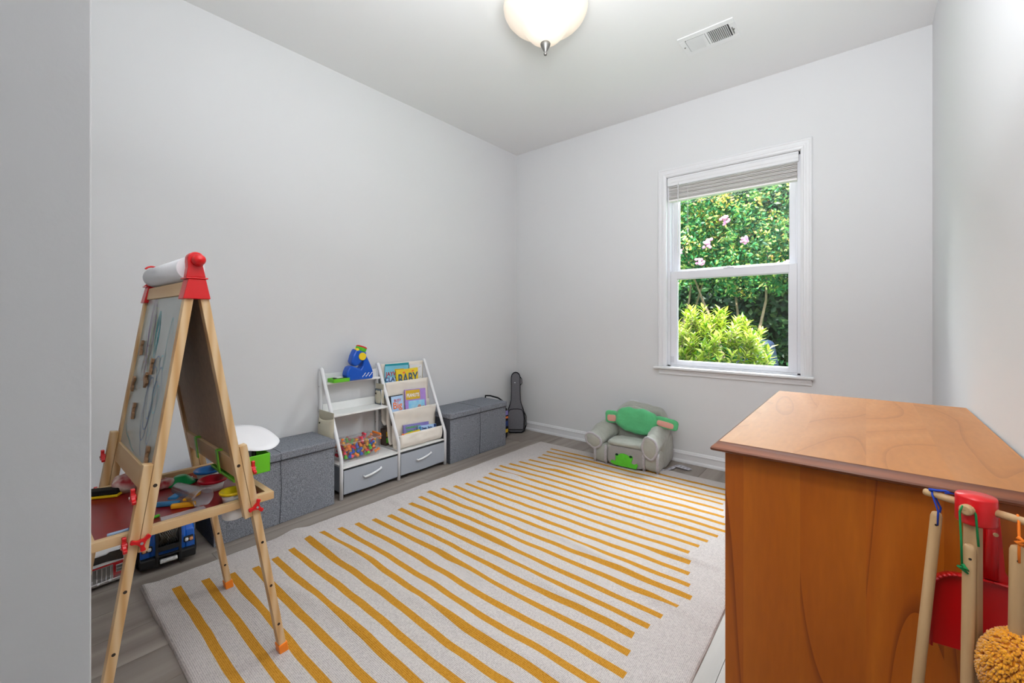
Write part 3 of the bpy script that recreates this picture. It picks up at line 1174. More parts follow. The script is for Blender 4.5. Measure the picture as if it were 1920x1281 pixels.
z = RODS[0][0]
sling([(TX - .012, .752), (TX - .012, .766), (TX + .004, .768), (TX + .006, .750), (TX + .0, .640), (-2.670, .470), (-2.660, .360), (-2.635, .335), (-2.600, .345), (-2.598, .45), (-2.607, .58), (fx(z) + .009, z - .006), (fx(z) + .004, z + .008), (fx(z) - .009, z + .002), (fx(z) - .009, z - .02)])
z = RODS[1][0]
sling([(-2.596, .48), (-2.592, .33), (-2.575, .215), (-2.545, .210), (-2.532, .25), (-2.524, .36), (fx(z) + .009, z - .006), (fx(z) + .004, z + .008), (fx(z) - .009, z + .002), (fx(z) - .009, z - .02)])
z = RODS[2][0]
sling([(-2.528, .36), (-2.530, .26), (-2.524, .200), (-2.490, .190), (-2.450, .200), (-2.436, .230), (fx(z) + .010, z - .006), (fx(z) + .004, z + .008), (fx(z) - .009, z + .002), (fx(z) - .009, z - .02)])


# canvas side pockets
def pocket(yc, x0, x1, z0, z1, depth, sgn, name='side_pocket'):
    b = MB()
    n = 10
    vs, fs = [], []
    for j in range(9):
        z = z0 + (z1 - z0) * j / 8
        for i in range(n + 1):
            u = i / n
            bl_ = depth * math.sin(PI * u) ** .7 * (.35 + .65 * math.sin(PI * min(1, j / 8 * .75 + .15)))
            x = x0 + (x1 - x0) * u
            vs.append((x + .003 * noise.noise(Vector((u * 5, j, yc * 7))), yc + sgn * (.004 + bl_), z - (.012 * math.sin(PI * u) if j == 8 else 0)))
    for j in range(8):
        for i in range(n):
            fs.append((j * (n + 1) + i, j * (n + 1) + i + 1, (j + 1) * (n + 1) + i + 1, (j + 1) * (n + 1) + i))
    b.add(vs, fs, 0, None, True)
    b.box2((x0, yc + sgn * .001, z0), (x1, yc + sgn * .004, z1 + .035))
    o = b.build(name, M['canvas2'], su)
    sd = o.modifiers.new('solid', 'SOLIDIFY')
    sd.thickness = .0015
    MB().cyl((x0 + (x1 - x0) * .5, yc + sgn * (depth + .006), z1 - .028), (x0 + (x1 - x0) * .5, yc + sgn * (depth + .010), z1 - .028), .005, n=10).build('button', M['dark'], o)


pocket(YS[0] - .008, -2.685, -2.500, .335, .480, .038, -1)
pocket(YS[1] - .008, -2.685, -2.590, .500, .600, .028, -1)


# ------------------------------------------------------------------ books
def book(name, label, X, w_, h_, d_, cover, letters=(), art=(), group='picture books in the canvas slings'):
    """X: plane at the front cover, local x = reading direction, local y = up, local z = out of the cover; origin bottom centre"""
    t = thing(name, label, 'book', (0, 0, 0), X=X, group=group)
    b = MB()
    b.box2((-w_ / 2, 0, -.0012), (w_ / 2, h_, 0)).box2((-w_ / 2, 0, -d_), (w_ / 2, h_, -d_ + .0012)).box2((-w_ / 2, 0, -d_), (-w_ / 2 + .0012, h_, 0))
    b.build('cover', M[cover], t, world=False)
    MB().box2((-w_ / 2 + .0012, .002, -d_ + .0013), (w_ / 2 - .002, h_ - .003, -.0013)).build('pages', M['paper'], t, world=False)
    for poly, mt in art:
        MB().prism(poly, .0004, X=T(0, 0, .0004)).build('cover_print', M[mt], t, world=False)
    for s_, sz, x_, y_, mt, sx_ in letters:
        text(s_, sz, 'title', M[mt], T(x_, y_, .0010), t, .0002, False, sx_, sz * .02)
    return t


def rect(x0, y0, x1, y1):
    return [(x0, y0), (x1, y0), (x1, y1), (x0, y1)]


def bplane(x, y, z, roll_=0, lean=0):
    """book plane facing +X: local x -> +Y, local y -> +Z, local z -> +X"""
    return axes((x, y, z), (0, 1, 0), (0, 0, 1), (1, 0, 0)) @ rot('X', R(-lean)) @ rot('Z', R(roll_))


book('board_book', 'teal book at the back of the top sling, left end', bplane(-2.657, 1.872, .527, -.5, 1), .205, .238, .010, 'teal')
book('picture_book', 'white book with small spots at the right end of the top sling', bplane(-2.652, 2.030, .520, -2, 1), .118, .222, .007, 'white',
     art=[([(x_ + .003 * math.cos(a), y_ + .003 * math.sin(a)) for a in np.linspace(0, 2 * PI, 8, endpoint=False)], mt) for x_, y_, mt in ((.04, .205, 'purple'), (.0, .19, 'salmon'), (.045, .13, 'redink'), (.03, .2, 'gold'))])
book('picture_book', 'pale aqua book with red and navy lettering at the left end of the top sling', bplane(-2.645, 1.856, .526, -1.5, 1), .200, .224, .008, 'aqua',
     letters=[('JAYWA', .044, -.030, .152, 'redink', .9), ('CLAY', .044, -.048, .112, 'navy', 1.0)], art=[(rect(-.085, .104, .0, .142), 'ltblue'), (rect(-.02, .188, .06, .200), 'gold')])
book('picture_book', 'bright yellow book titled BABY in front in the top sling', bplane(-2.632, 1.948, .520, 1.6, 1), .196, .200, .009, 'lemon',
     letters=[('BABY', .112, .004, .090, 'slate', .66), ('BABY', .0, .0, .0, 'slate', 1)][:1], art=[([(-.03 + .012 * math.cos(a), .176 + .008 * math.sin(a)) for a in np.linspace(0, 2 * PI, 12, endpoint=False)], 'salmon'), ([(.05 + .010 * math.cos(a), .180 + .007 * math.sin(a)) for a in np.linspace(0, 2 * PI, 12, endpoint=False)], 'salmon')])
book('picture_book', 'purple book titled PEANUTS with a blue picture in the middle sling', bplane(-2.553, 1.968, .338, -2.5, 8), .188, .236, .008, 'lilac',
     letters=[('PEANUTS', .036, -.024, .180, 'paper', .74)], art=[(rect(-.088, .162, .040, .230), 'gold'), (rect(.044, .165, .090, .232), 'lilac'), (rect(-.066, .02, .080, .152), 'skyc'), ([(.03 + .02 * math.cos(a), .09 + .03 * math.sin(a)) for a in np.linspace(0, 2 * PI, 14, endpoint=False)], 'pinkp'), (rect(-.045, .068, -.012, .082), 'navy'), ([(.066 + .016 * math.cos(a), .095 + .012 * math.sin(a)) for a in np.linspace(0, 2 * PI, 12, endpoint=False)], 'gold')])
book('picture_book', 'small dark-edged book titled Big with orange letters in the middle sling', bplane(-2.560, 1.812, .342, 0, 8), .112, .206, .010, 'black',
     letters=[('Big', .064, .004, .112, 'salmon', 1.0), ('BUSY', .026, .008, .160, 'redink', 1.0)], art=[(rect(-.044, .02, .056, .200), 'ltblue')])
book('picture_book', 'purple book with pale green lettering at the left of the lowest sling', bplane(-2.494, 1.925, .208, -3, 8), .225, .128, .008, 'purple',
     letters=[("Grandma's hugs", .024, -.030, .100, 'frog', .85), ('Twinkle, Twinkle', .022, -.030, .074, 'frog', .8)])
book('picture_book', 'small pale blue book with dark lettering at the right of the lowest sling', bplane(-2.478, 2.010, .212, -4, 8), .165, .100, .008, 'ltblue',
     letters=[('Sleep, Baby', .024, -.006, .072, 'navy', .9)], art=[(rect(.060, .078, .080, .098), 'navy'), (rect(-.080, .060, -.058, .096), 'steelblue')])
book('picture_book', 'thin yellow-green book mostly hidden at the left of the lowest sling', bplane(-2.470, 1.868, .205, 2, 6), .150, .088, .004, 'lemon')
MB().sup((-2.455, 1.775, .292), (.022, .022, .018), .9, .9, 12, 8).build('small_ball', M['salmon'])
tag([o for o in col.objects if o.name.startswith('small_ball')][0], 'small reddish ball at the left end of the lowest canvas sling', 'ball')
t = thing('slate_booklet', 'slate grey booklet in the pocket beside the canvas slings', 'book', (-2.64, 1.700, .47))
MB().box2((-2.675, 1.696, .475), (-2.600, 1.703, .600)).build('cover', M['slatebook'], t)
MB().box2((-2.674, 1.6975, .477), (-2.599, 1.7015, .598)).build('pages', M['paper'], t)

# ------------------------------------------------------------------ items on the shelf unit
ts = thing('toy_microscope', 'chunky blue toy microscope with yellow discs on the top shelf', 'toy', (-2.62, 1.53, .686))
PX = axes((-2.62, 0, 0), (0, 1, 0), (0, 0, 1), (1, 0, 0))
bodyp = [(1.62, .687), (1.63, .692), (1.629, .733), (1.614, .775), (1.594, .818), (1.575, .853), (1.552, .841), (1.554, .801), (1.55, .776), (1.536, .758), (1.506, .772), (1.474, .785), (1.453, .779), (1.44, .751), (1.435, .727), (1.446, .687)]
MB().prism(bodyp, .066, X=PX).build('body', M['blue'], ts, bevel=.012, seg=4)
hd = [(1.503, .897), (1.583, .868), (1.566, .830), (1.544, .805), (1.522, .785), (1.501, .780), (1.480, .788), (1.469, .812), (1.479, .850)]
hx = PX @ T(0, 0, .004)
MB().prism(hd, .064, X=hx).build('head', M['blue'], ts, bevel=.014, seg=4)


def disc2(c, r, t_, X, n=24, sx=1):
    return MB().prism([(c[0] + r * sx * math.cos(a), c[1] + r * math.sin(a)) for a in np.linspace(0, 2 * PI, n, endpoint=False)], t_, X=X, smooth=True)


disc2((1.543, .843), .026, .012, PX @ T(0, 0, .038)).build('focus_disc', M['yellow'], ts, bevel=.003)
disc2((1.512, .889), .010, .030, PX @ T(0, 0, .020)).build('small_knob', M['yellow'], ts, bevel=.002)
dv = Vector((0, 1.548 - 1.575, .888 - .955)).normalized()
c0 = Vector((-2.616, 1.547, .876))
axu = Vector((0, .36, .93)).normalized()
MB().cyl(c0, c0 + axu * .024, .034, .036, 24).build('green_ring', M['frog'], ts, bevel=.002)
MB().cyl(c0 + axu * .0245, c0 + axu * .034, .038, .034, 24).build('eyepiece', M['red'], ts, bevel=.002)
for i in range(3):
    yb_ = 1.548 + i * .025
    MB().tube([(-2.5865, yb_ - .002, .704), (-2.5862, yb_ + .001, .711), (-2.5862, yb_ + .010, .716), (-2.5862, yb_ + .013, .723), (-2.5865, yb_ + .022, .731)], .0026, 6).build('squiggle_mark', M['paper'], ts)
t = thing('slide_box', 'small lime green open box with black ends at the left of the top shelf', 'box', (-2.625, 1.40, .686))
b = MB()
b.box2((-2.665, 1.345, .6865), (-2.585, 1.455, .690)).box2((-2.665, 1.345, .690), (-2.585, 1.350, .711)).box2((-2.665, 1.450, .690), (-2.585, 1.455, .711))
b.box2((-2.589, 1.350, .690), (-2.585, 1.450, .711)).box2((-2.665, 1.350, .690), (-2.661, 1.450, .711))
b.build('tray', M['green'], t, bevel=.0015)
MB().box2((-2.655, 1.375, .6905), (-2.600, 1.445, .712)).build('slide_stack', M['black'], t, bevel=.002)
MB().box2((-2.650, 1.38, .7125), (-2.605, 1.42, .716)).build('slide', M['paper'], t, bevel=.001)

# clear bin of building pieces
bx0, bx1, by0, by1, bz = -2.625, -2.487, 1.358, 1.605, .197
t = thing('clear_bin', 'clear plastic bin with orange latches on the lower shelf', 'bin', ((bx0 + bx1) / 2, (by0 + by1) / 2, bz))
fl = .012


def frust(x0, x1, y0, y1, z0, z1, f, th):
    b = MB()
    for s_ in (0,):
        o_ = 0 if s_ == 0 else -th
        vs = [(x0 - o_, y0 - o_, z0 + (th if s_ else 0)), (x1 + o_, y0 - o_, z0 + (th if s_ else 0)), (x1 + o_, y1 + o_, z0 + (th if s_ else 0)), (x0 - o_, y1 + o_, z0 + (th if s_ else 0)),
              (x0 - f - o_, y0 - f - o_, z1), (x1 + f + o_, y0 - f - o_, z1), (x1 + f + o_, y1 + f + o_, z1), (x0 - f - o_, y1 + f + o_, z1)]
        fs = [(3, 2, 1, 0), (0, 1, 5, 4), (1, 2, 6, 5), (2, 3, 7, 6), (3, 0, 4, 7)]
        b.add(vs, [f_[::-1] if s_ else f_ for f_ in fs])
    return b


frust(bx0, bx1, by0, by1, bz, bz + .118, fl, .0015).build('tub', M['clearp'], t)
MB().tube([(bx0 - fl, by0 - fl, bz + .117), (bx1 + fl, by0 - fl, bz + .117), (bx1 + fl, by1 + fl, bz + .117), (bx0 - fl, by1 + fl, bz + .117)], .003, 6, True).build('rim', M['milky'], t)
b = MB().box2((bx0 - fl - .008, by0 - fl - .008, bz + .119), (bx1 + fl + .008, by1 + fl + .008, bz + .126))
b.build('lid', M['clearp'], t, bevel=.004)
for yy_ in (by0 - fl - .010, by1 + fl + .010):
    MB().box2((bx0 + .03, yy_ - .005, bz + .092), (bx1 - .03 + .02, yy_ + .005, bz + .132)).build('latch', M['orange'], t, bevel=.003)
PC = [('orange', 'orange'), ('red', 'cherry'), ('green', 'frog'), ('blue', 'blue'), ('yellow', 'amber'), ('pink', 'coral')]
M['coral'] = pm('coral_plastic', 'F0405A', .35)
proto = {}
for cn, mk in PC:
    b = MB().lathe([(0, -.017), (.010, -.017), (.0115, -.012), (.007, .002), (.0055, .006), (.009, .010), (.010, .015), (.007, .020), (0, .021)], 10)
    proto[cn] = (b, mk)
first = {}
rr = random.Random(3)
cnt = 0
for iz in range(4):
    for iy in range(8):
        for ixx in range(4):
            cn = PC[rr.choices(range(6), (4, 2, 3, 3, 2, 3))[0]][0]
            e = .013 + iz * .0015
            x_ = bx0 + .022 + (bx1 - bx0 - .044) * ixx / 3 + rr.uniform(-.003, .003)
            y_ = by0 + .024 + (by1 - by0 - .048) * iy / 7 + rr.uniform(-.006, .006)
            z_ = bz + .018 + iz * .026
            if rr.random() < (.04 if iz < 3 else .3):
                continue
            X = T(x_, y_, z_) @ rot('Z', rr.uniform(0, 6.28)) @ rot('X', rr.uniform(-1.2, 1.2))
            if cn not in first:
                o = proto[cn][0].build('building_peg', M[proto[cn][1]])
                o.matrix_basis = X
                first[cn] = o
                tag(o, 'small %s plastic building peg inside the clear bin' % cn, 'toy', '%s building pegs in the clear bin' % cn)
            else:
                o = first[cn].copy()
                col.objects.link(o)
                o.matrix_basis = X
            cnt += 1

# game box behind the divider, seen through the lower shelf
t = thing('game_box', 'dark box with green and orange pattern behind the canvas slings', 'box', (-2.63, 1.80, .197))
MB().box2((-2.668, 1.735, .1955), (-2.605, 1.95, .310)).build('carton', M['brownbox'], t, bevel=.002)
for i in range(5):
    for j in range(2):
        MB().box2((-2.6048, 1.742 + i * .02, .215 + j * .045), (-2.6040, 1.758 + i * .02, .25 + j * .045)).build('printed_patch', M[('frog', 'salmon', 'gold', 'redink', 'grass')[(i + j * 2) % 5]], t)

# ------------------------------------------------------------------ ukulele bag in the corner
ub = thing('instrument_bag', 'charcoal padded ukulele bag leaning upright in the room corner', 'bag', (-2.575, 3.150, 0), R(39.8))
half = [(0, .003), (.060, .004), (.083, .018), (.093, .055), (.095, .11), (.090, .16), (.080, .205), (.068, .240), (.055, .275), (.046, .315), (.043, .40), (.045, .50), (.044, .535), (.036, .562), (.018, .578), (0, .582)]
poly = half + [(-x_, y_) for x_, y_ in half[-2:0:-1]]
lean = rot('X', R(-7))
UX = lean @ rot('X', R(90))
shr = lambda k_, c=(0, .29): [(c[0] + (x_ - c[0]) * k_, c[1] + (y_ - c[1]) * (1 - (1 - k_) * .35)) for x_, y_ in poly]
b = MB().prism(poly, .062, X=UX @ T(0, 0, -.031), smooth=True)
b.build('side_gusset', M['blackf'], ub, bevel=.006, world=False)
MB().prism(shr(.90), .008, X=UX @ T(0, 0, .003), smooth=True).build('front_panel', M['gig'], ub, bevel=.002, world=False)
MB().tube([UX @ Vector((x_ * .97, .29 + (y_ - .29) * .99, .003)) for x_, y_ in poly], .0042, 8, True).build('piping', M['blackf'], ub, world=False)
pp = [(-.074, .045), (-.066, .036), (.066, .036), (.074, .045), (.078, .14), (.070, .20), (.056, .222), (.02, .228), (-.02, .228), (-.056, .222), (-.070, .20), (-.078, .14)]
pk_ = MB().prism(pp, .016, X=UX @ T(0, 0, .013), smooth=True).build('pocket', M['gig'], ub, bevel=.004, world=False)
MB().tube([UX @ Vector((x_ * 1.0, y_, .018)) for x_, y_ in pp], .0042, 8, True).build('pocket_piping', M['blackf'], pk_, world=False)
MB().box((-.008, .478, .0085), (.012, .006, .002), X=UX).build('tag', M['paper'], ub, world=False)
MB().tube([UX @ Vector(p) for p in ((.045, .53, -.01), (.058, .515, -.01), (.060, .47, -.015), (.047, .455, -.01))], .004, 6).build('handle', M['blackf'], ub, world=False)
MB().tube([UX @ Vector(p) for p in ((.060, .24, -.005), (.10, .16, -.006), (.104, .08, -.008), (.085, .03, -.01))], .0035, 6).build('strap', M['blackf'], ub, world=False)

# black bag with colourful patches behind the right ottoman
t = thing('black_backpack', 'black bag with small colourful patches, mostly hidden behind the right ottoman', 'bag', (-2.60, 2.90, 0))
MB().sup((-2.585, 2.895, .150), (.19, .11, .298), .35, .35, 28, 16).build('bag_body', M['blackf'], t)
MB().tube([(-2.68, 2.865, .27), (-2.688, 2.845, .35), (-2.675, 2.835, .392), (-2.620, 2.84, .396), (-2.540, 2.86, .382), (-2.49, 2.88, .35), (-2.485, 2.90, .27)], .007, 8).build('handle', M['blackf'], t)
for z_, mk, h_ in ((.245, 'purple', .04), (.205, 'salmon', .018), (.15, 'navy', .05), (.085, 'gold', .03)):
    MB().box2((-2.505, 2.853, z_ - h_ / 2), (-2.486, 2.935, z_ + h_ / 2)).build('patch', M[mk], t, bevel=.003)

# ------------------------------------------------------------------ plush armchair
ac = thing('plush_armchair', 'small grey plush armchair with a green back cushion below the window', 'armchair', (-1.365, 3.09, .01), R(5))


def U(x_, y_, z_):
    return Vector((x_, y_, z_))


# local frame: x along the width, -y front
MB().sup((0, -.02, .085), (.300, .340, .170), .42, .22, 36, 16, wr=.006, ws=14, seed=1).build('seat', M['plush'], ac, world=False)
MB().sup((0, -.10, .165), (.290, .200, .050), .8, .45, 30, 12, wr=.004, ws=16, seed=4).build('seat_top', M['plush'], ac, world=False)
MB().sup((.004, -.176, .078), (.275, .040, .142), .35, .5, 30, 16, wr=.003, ws=18, seed=2).build('front_panel', M['plushg'], ac, world=False)
MB().sup((.010, .120, .215), (.40, .150, .400), .55, .45, 40, 24, X=rot('Y', R(3)), wr=.022, ws=12, seed=3).build('back', M['plush'], ac, world=False)
# hood fold around the cushion
MB().tube([(-.15, .06, .26), (-.135, .045, .33), (-.08, .035, .378), (.0, .03, .395), (.09, .035, .375), (.15, .045, .33), (.165, .06, .26)], [.014, .018, .020, .020, .020, .018, .014], 12).build('back_fold', M['plush'], ac, world=False)


def arm(sx, base, tip, lw, oval, tilt, seed):
    """lower padded panel + bolster from back to the front disc"""
    lo = MB().sup((base[0], -.02, .070), (lw, .335, .145), .35, .3, 28, 14, wr=.006, ws=13, seed=seed).build('arm_base', M['plush'], ac, world=False)
    b = MB()
    # bolster: swept oval
    path = [(.175, .0, .255), (.10, .002, .245), (.0, .004, .225), (-.09, .007, .200), (-.165, .010, tip[2])]
    n = 22
    vs, fs = [], []
    K = 14
    for k_ in range(K + 1):
        t_ = k_ / K
        y_ = .17 + (tip[1] - .17) * t_
        cx = base[0] + (tip[0] - base[0]) * t_
        cz = .245 + (tip[2] - .245) * t_
        r1 = oval[0] * (.86 + .20 * math.sin(PI * min(1, t_ * 1.15)) + .04 * t_)
        r2 = oval[1] * (.84 + .16 * math.sin(PI * min(1, t_ * 1.1)) + .06 * t_)
        for i in range(n):
            a = 2 * PI * i / n
            px_, pz_ = r1 * math.cos(a), r2 * math.sin(a)
            w2 = 1 + .17 * noise.noise(Vector((math.cos(a) * 1.5, math.sin(a) * 1.5 + seed, t_ * 5)))
            ct, st = math.cos(R(tilt)), math.sin(R(tilt))
            vs.append((cx + w2 * (px_ * ct - pz_ * st), y_, cz + w2 * (px_ * st + pz_ * ct)))
    for k_ in range(K):
        for i in range(n):
            fs.append((k_ * n + i, k_ * n + (i + 1) % n, (k_ + 1) * n + (i + 1) % n, (k_ + 1) * n + i))
    b.add(vs, fs, 0, None, True)
    ring = [Vector(v) for v in vs[K * n:]]
    bo = b.build('arm', M['plush'], ac, world=False)
    c = sum(ring, Vector()) / n
    MB().add([c + (p - c) * k2 + Vector((0, dy, 0)) for k2, dy in ((1.0, 0), (.93, -.008), (.7, -.013), (.35, -.016)) for p in ring] + [c + Vector((0, -.017, 0))],
             [(k_ * n + i, k_ * n + (i + 1) % n, (k_ + 1) * n + (i + 1) % n, (k_ + 1) * n + i) for k_ in range(3) for i in range(n)] + [(3 * n + i, 3 * n + (i + 1) % n, 4 * n) for i in range(n)], 0, None, True).build('arm_disc', M['plush'], bo, world=False)
    MB().tube([c + (p - c) * 1.02 + Vector((0, -.002, 0)) for p in ring], .0100, 8, True).build('fleece_piping', M['fleece'], bo, world=False)
    for dx in (-1, 1):
        xx = base[0] + dx * lw * .43
        MB().tube([(xx, -.176, .004), (xx, -.190, .03), (xx, -.190, .11), (xx, -.178, .140)], .0105, 8).build('seam_piping', M['fleece'], lo, world=False)
    return bo


arm(-1, (-.190, 0, 0), (-.243, -.190, .165), .100, (.074, .050), -28, 5)
arm(1, (.185, 0, 0), (.182, -.195, .175), .112, (.056, .080), 4, 9)
# lower side panel of the right arm bulging towards the wall
MB().sup((.205, .06, .10), (.090, .300, .220), .5, .5, 28, 16, wr=.008, ws=11, seed=12).build('side_panel', M['plush'], ac, world=False)
# plain green cushion with pink-faced side pads
gc = MB().sup((.018, .022, .305), (.325, .080, .190), .75, .6, 40, 20, X=T(.018, .022, .305) @ rot('Y', R(4)) @ T(-.018, -.022, -.305), wr=.012, ws=16, seed=20).build('green_cushion', M['mint'], ac, world=False)
for s_, cx, cz, ww, hh, tl in ((-1, -.180, .312, .100, .096, -2), (1, .240, .316, .170, .080, 9)):
    Xs = T(cx, .015, cz) @ rot('Y', R(tl))
    pd = MB().sup((0, 0, 0), (ww, .030, hh), .5, .5, 28, 14, X=Xs, wr=.003, ws=20, seed=s_).build('side_pad', M['mint'], ac, world=False)
    MB().sup((-.004 * s_, -.008, -.008), (ww * .72, .022, hh * .56), .5, .4, 24, 12, X=Xs).build('pink_face', M['pinkp'], pd, world=False)
frp = [(-1.479, .031), (-1.466, .050), (-1.440, .043), (-1.436, .070), (-1.440, .090), (-1.428, .100), (-1.412, .096), (-1.400, .106), (-1.376, .109), (-1.352, .104), (-1.338, .097), (-1.322, .104), (-1.308, .096), (-1.310, .078), (-1.320, .050), (-1.300, .043), (-1.278, .053), (-1.272, .040), (-1.284, .012), (-1.321, .014), (-1.393, .014), (-1.45, .018)]
fp = [(x_ + 1.371, z_ - .004) for x_, z_ in frp]
fg = MB().prism(fp, .004, X=axes((0, -.1985, .0), (1, 0, 0), (0, 0, 1), (0, -1, 0)) , smooth=True).build('frog_patch', M['frog'], ac, bevel=.001, world=False)
for x_ in (-.055, .048):
    MB().prism([(x_ + .011 * math.cos(a), .091 + .008 * math.sin(a)) for a in np.linspace(0, 2 * PI, 14, endpoint=False)], .002, X=axes((0, -.2020, 0), (1, 0, 0), (0, 0, 1), (0, -1, 0))).build('frog_eye', M['dkgreen'], fg, world=False)

# grey patterned cloth strip on the floor by the armchair
b = MB()
vs, fs = [], []
pth = [(-1.145, 2.985, .020), (-1.095, 3.02, .024), (-1.080, 3.09, .018), (-1.085, 3.16, .022), (-1.05, 3.185, .030), (-1.00, 3.175, .022), (-.965, 3.165, .012)]
wid = [.035, .045, .055, .05, .04, .035, .025]
for p, w2 in zip(pth, wid):
    vs += [(p[0] - w2 * .5, p[1] - w2 * .7, p[2] * .4), (p[0], p[1], p[2]), (p[0] + w2 * .3, p[1] + w2 * .6, p[2] * .5)]
for i in range(len(pth) - 1):
    for j in range(2):
        fs.append((i * 3 + j, i * 3 + j + 1, (i + 1) * 3 + j + 1, (i + 1) * 3 + j))
o = b.add(vs, fs, 0, None, True).build('cloth_strip', pm('patterned_cloth', 'C8C6CC', .95, .1, nz=(70, 0), c2='8E8C94'), subsurf=2)
sd = o.modifiers.new('solid', 'SOLIDIFY')
sd.thickness = .003
tag(o, 'crumpled grey patterned cloth strip on the floor beside the armchair', 'cloth')

# ------------------------------------------------------------------ dresser
dr = thing('dresser', 'honey brown pine dresser against the right wall, plain side towards the doorway', 'dresser', (0, 1.73, 0))
dx0, dx1, dy0, dy1 = -.291, .272, 1.243, 2.225
b = MB()
b.box2((dx0, dy0, 0.0), (dx1, dy0 + .02, .744))
b.build('side_panel', M['dside'], dr, bevel=.002)
MB().box2((dx0, dy1 - .02, 0), (dx1, dy1, .744)).build('side_panel', M['dside'], dr, bevel=.002)
MB().box2((dx1 - .012, dy0 + .02, .03), (dx1 - .004, dy1 - .02, .744)).build('back_panel', M['dside'], dr)
b = MB()
b.box2((dx0 + .012, dy0 + .02, .06), (dx0 + .03, dy0 + .05, .744)).box2((dx0 + .012, dy1 - .05, .06), (dx0 + .03, dy1 - .02, .744))
for z_ in (.06, .275, .49, .715):
    b.box2((dx0 + .012, dy0 + .05, z_), (dx0 + .03, dy1 - .05, z_ + .028))
b.build('face_frame', M['dside'], dr)
MB().box2((dx0 + .02, dy0 + .02, .0), (dx0 + .035, dy1 - .02, .06)).build('plinth', M['dside'], dr)
for i, z_ in enumerate((.090, .305, .520)):
    for (a, c) in ((dy0 + .053, dy1 - .053),) if i < 2 else ((dy0 + .053, 1.728), (1.740, dy1 - .053)):
        d_ = MB().box2((dx0 + .004, a, z_), (dx0 + .022, c, z_ + .182)).build('drawer', M['dside'], dr, bevel=.004)
        for yk in ((a + (c - a) * .22, a + (c - a) * .78) if i < 2 else ((a + c) / 2,)):
            MB().lathe([(0, 0), (.006, 0), (.005, .010), (.013, .016), (.015, .022), (.011, .027), (0, .029)], 16, X=T(dx0 + .004, yk, z_ + .091) @ rot('Y', R(-90))).build('knob', M['dside'], d_)
# top board with a moulded edge
tx0, tx1, ty0, ty1 = -.318, .280, 1.203, 2.262
prof = [(.024, .7445), (.006, .7450), (.001, .7475), (0, .7520), (.002, .7560), (.0065, .7600), (.0115, .7640), (.0150, .7685), (.0180, .7700)]
vs = []
for ins, z_ in prof:
    ir = min(ins, .004)
    vs += [(tx0 + ins, ty0 + ins, z_), (tx1 - ir * .2, ty0 + ins, z_), (tx1 - ir * .2, ty1 - ins, z_), (tx0 + ins, ty1 - ins, z_)]
n = len(prof)
fs = [(k_ * 4 + i, k_ * 4 + (i + 1) % 4, (k_ + 1) * 4 + (i + 1) % 4, (k_ + 1) * 4 + i) for k_ in range(n - 1) for i in range(4)]
ms = [1] * len(fs)
fs += [(0, 3, 2, 1), ((n - 1) * 4, (n - 1) * 4 + 1, (n - 1) * 4 + 2, (n - 1) * 4 + 3)]
ms += [1, 0]
MB().add(vs, fs, ms).build('top', [M['dtop'], M['dedge']], dr)

# ------------------------------------------------------------------ toy cleaning set
cx, cy = .149, 1.100
zp = .762
ax1 = Vector((-.873, .488, 0)).normalized()
ax2 = Vector((-.488, -.873, 0)).normalized()
st_ = thing('cleaning_set_stand', 'wooden toy cleaning stand with a round red hub and four pegs', 'toy', (cx, cy, 0), math.atan2(ax1.y, ax1.x))
MB().lathe([(0, .735), (.0250, .735), (.0265, .7375), (.0265, .7795), (.0252, .7825), (0, .783)], 40, X=T(cx, cy, 0)).build('hub', M['red'], st_)
Xp = axes((cx, cy, 0), ax1, ax2, (0, 0, 1))
MB().box((.002, .005, .378), (.020, .020, .714), X=Xp).build('post', M['hw'], st_, bevel=.003)
for a, L, pr_ in ((ax1, .073, 1), (-ax1, .085, 1), (ax2, .036, 1.45), (-ax2, .040, 1.2)):
    s0 = Vector((cx, cy, zp)) + a * .020
    q = Vector((cx, cy, zp))
    pts = [s0, q + a * (L - .024 / (1 + 2 * (pr_ > 1))), q + a * (L - .020 / (1 + 2 * (pr_ > 1))), q + a * (L - .014 / (1 + 1 * (pr_ > 1))), q + a * (L - .010 / (1 + .5 * (pr_ > 1))), q + a * (L - .002), q + a * L]
    MB().tube(pts, [.0064 * pr_ * k_ for k_ in (1, 1, .82, .82, 1, 1, .7)], 14).build('peg', M['hw'], st_)
MB().box((0, 0, .012), (.24, .24, .022), X=Xp).build('base', M['hw'], st_, bevel=.006)


def pole(name, label, top, bot, r, head=None):
    t = thing(name, label, 'toy', (bot[0], bot[1], bot[2]))
    top, bot = Vector(top), Vector(bot)
    d = (top - bot).normalized()
    L = (top - bot).length
    MB().tube([bot, bot + d * .004, top - d * .008, top - d * .002, top], [r * .9, r, r, r * .8, r * .45], 16).build('handle', M['hw'], t)
    MB().cyl(top - d * .022 - Vector((.0, r * 1.02, 0)), top - d * .022 + Vector((0, r * 1.02, 0)), .0022, n=8).build('cord_hole', M['dark'], t)
    return t, d


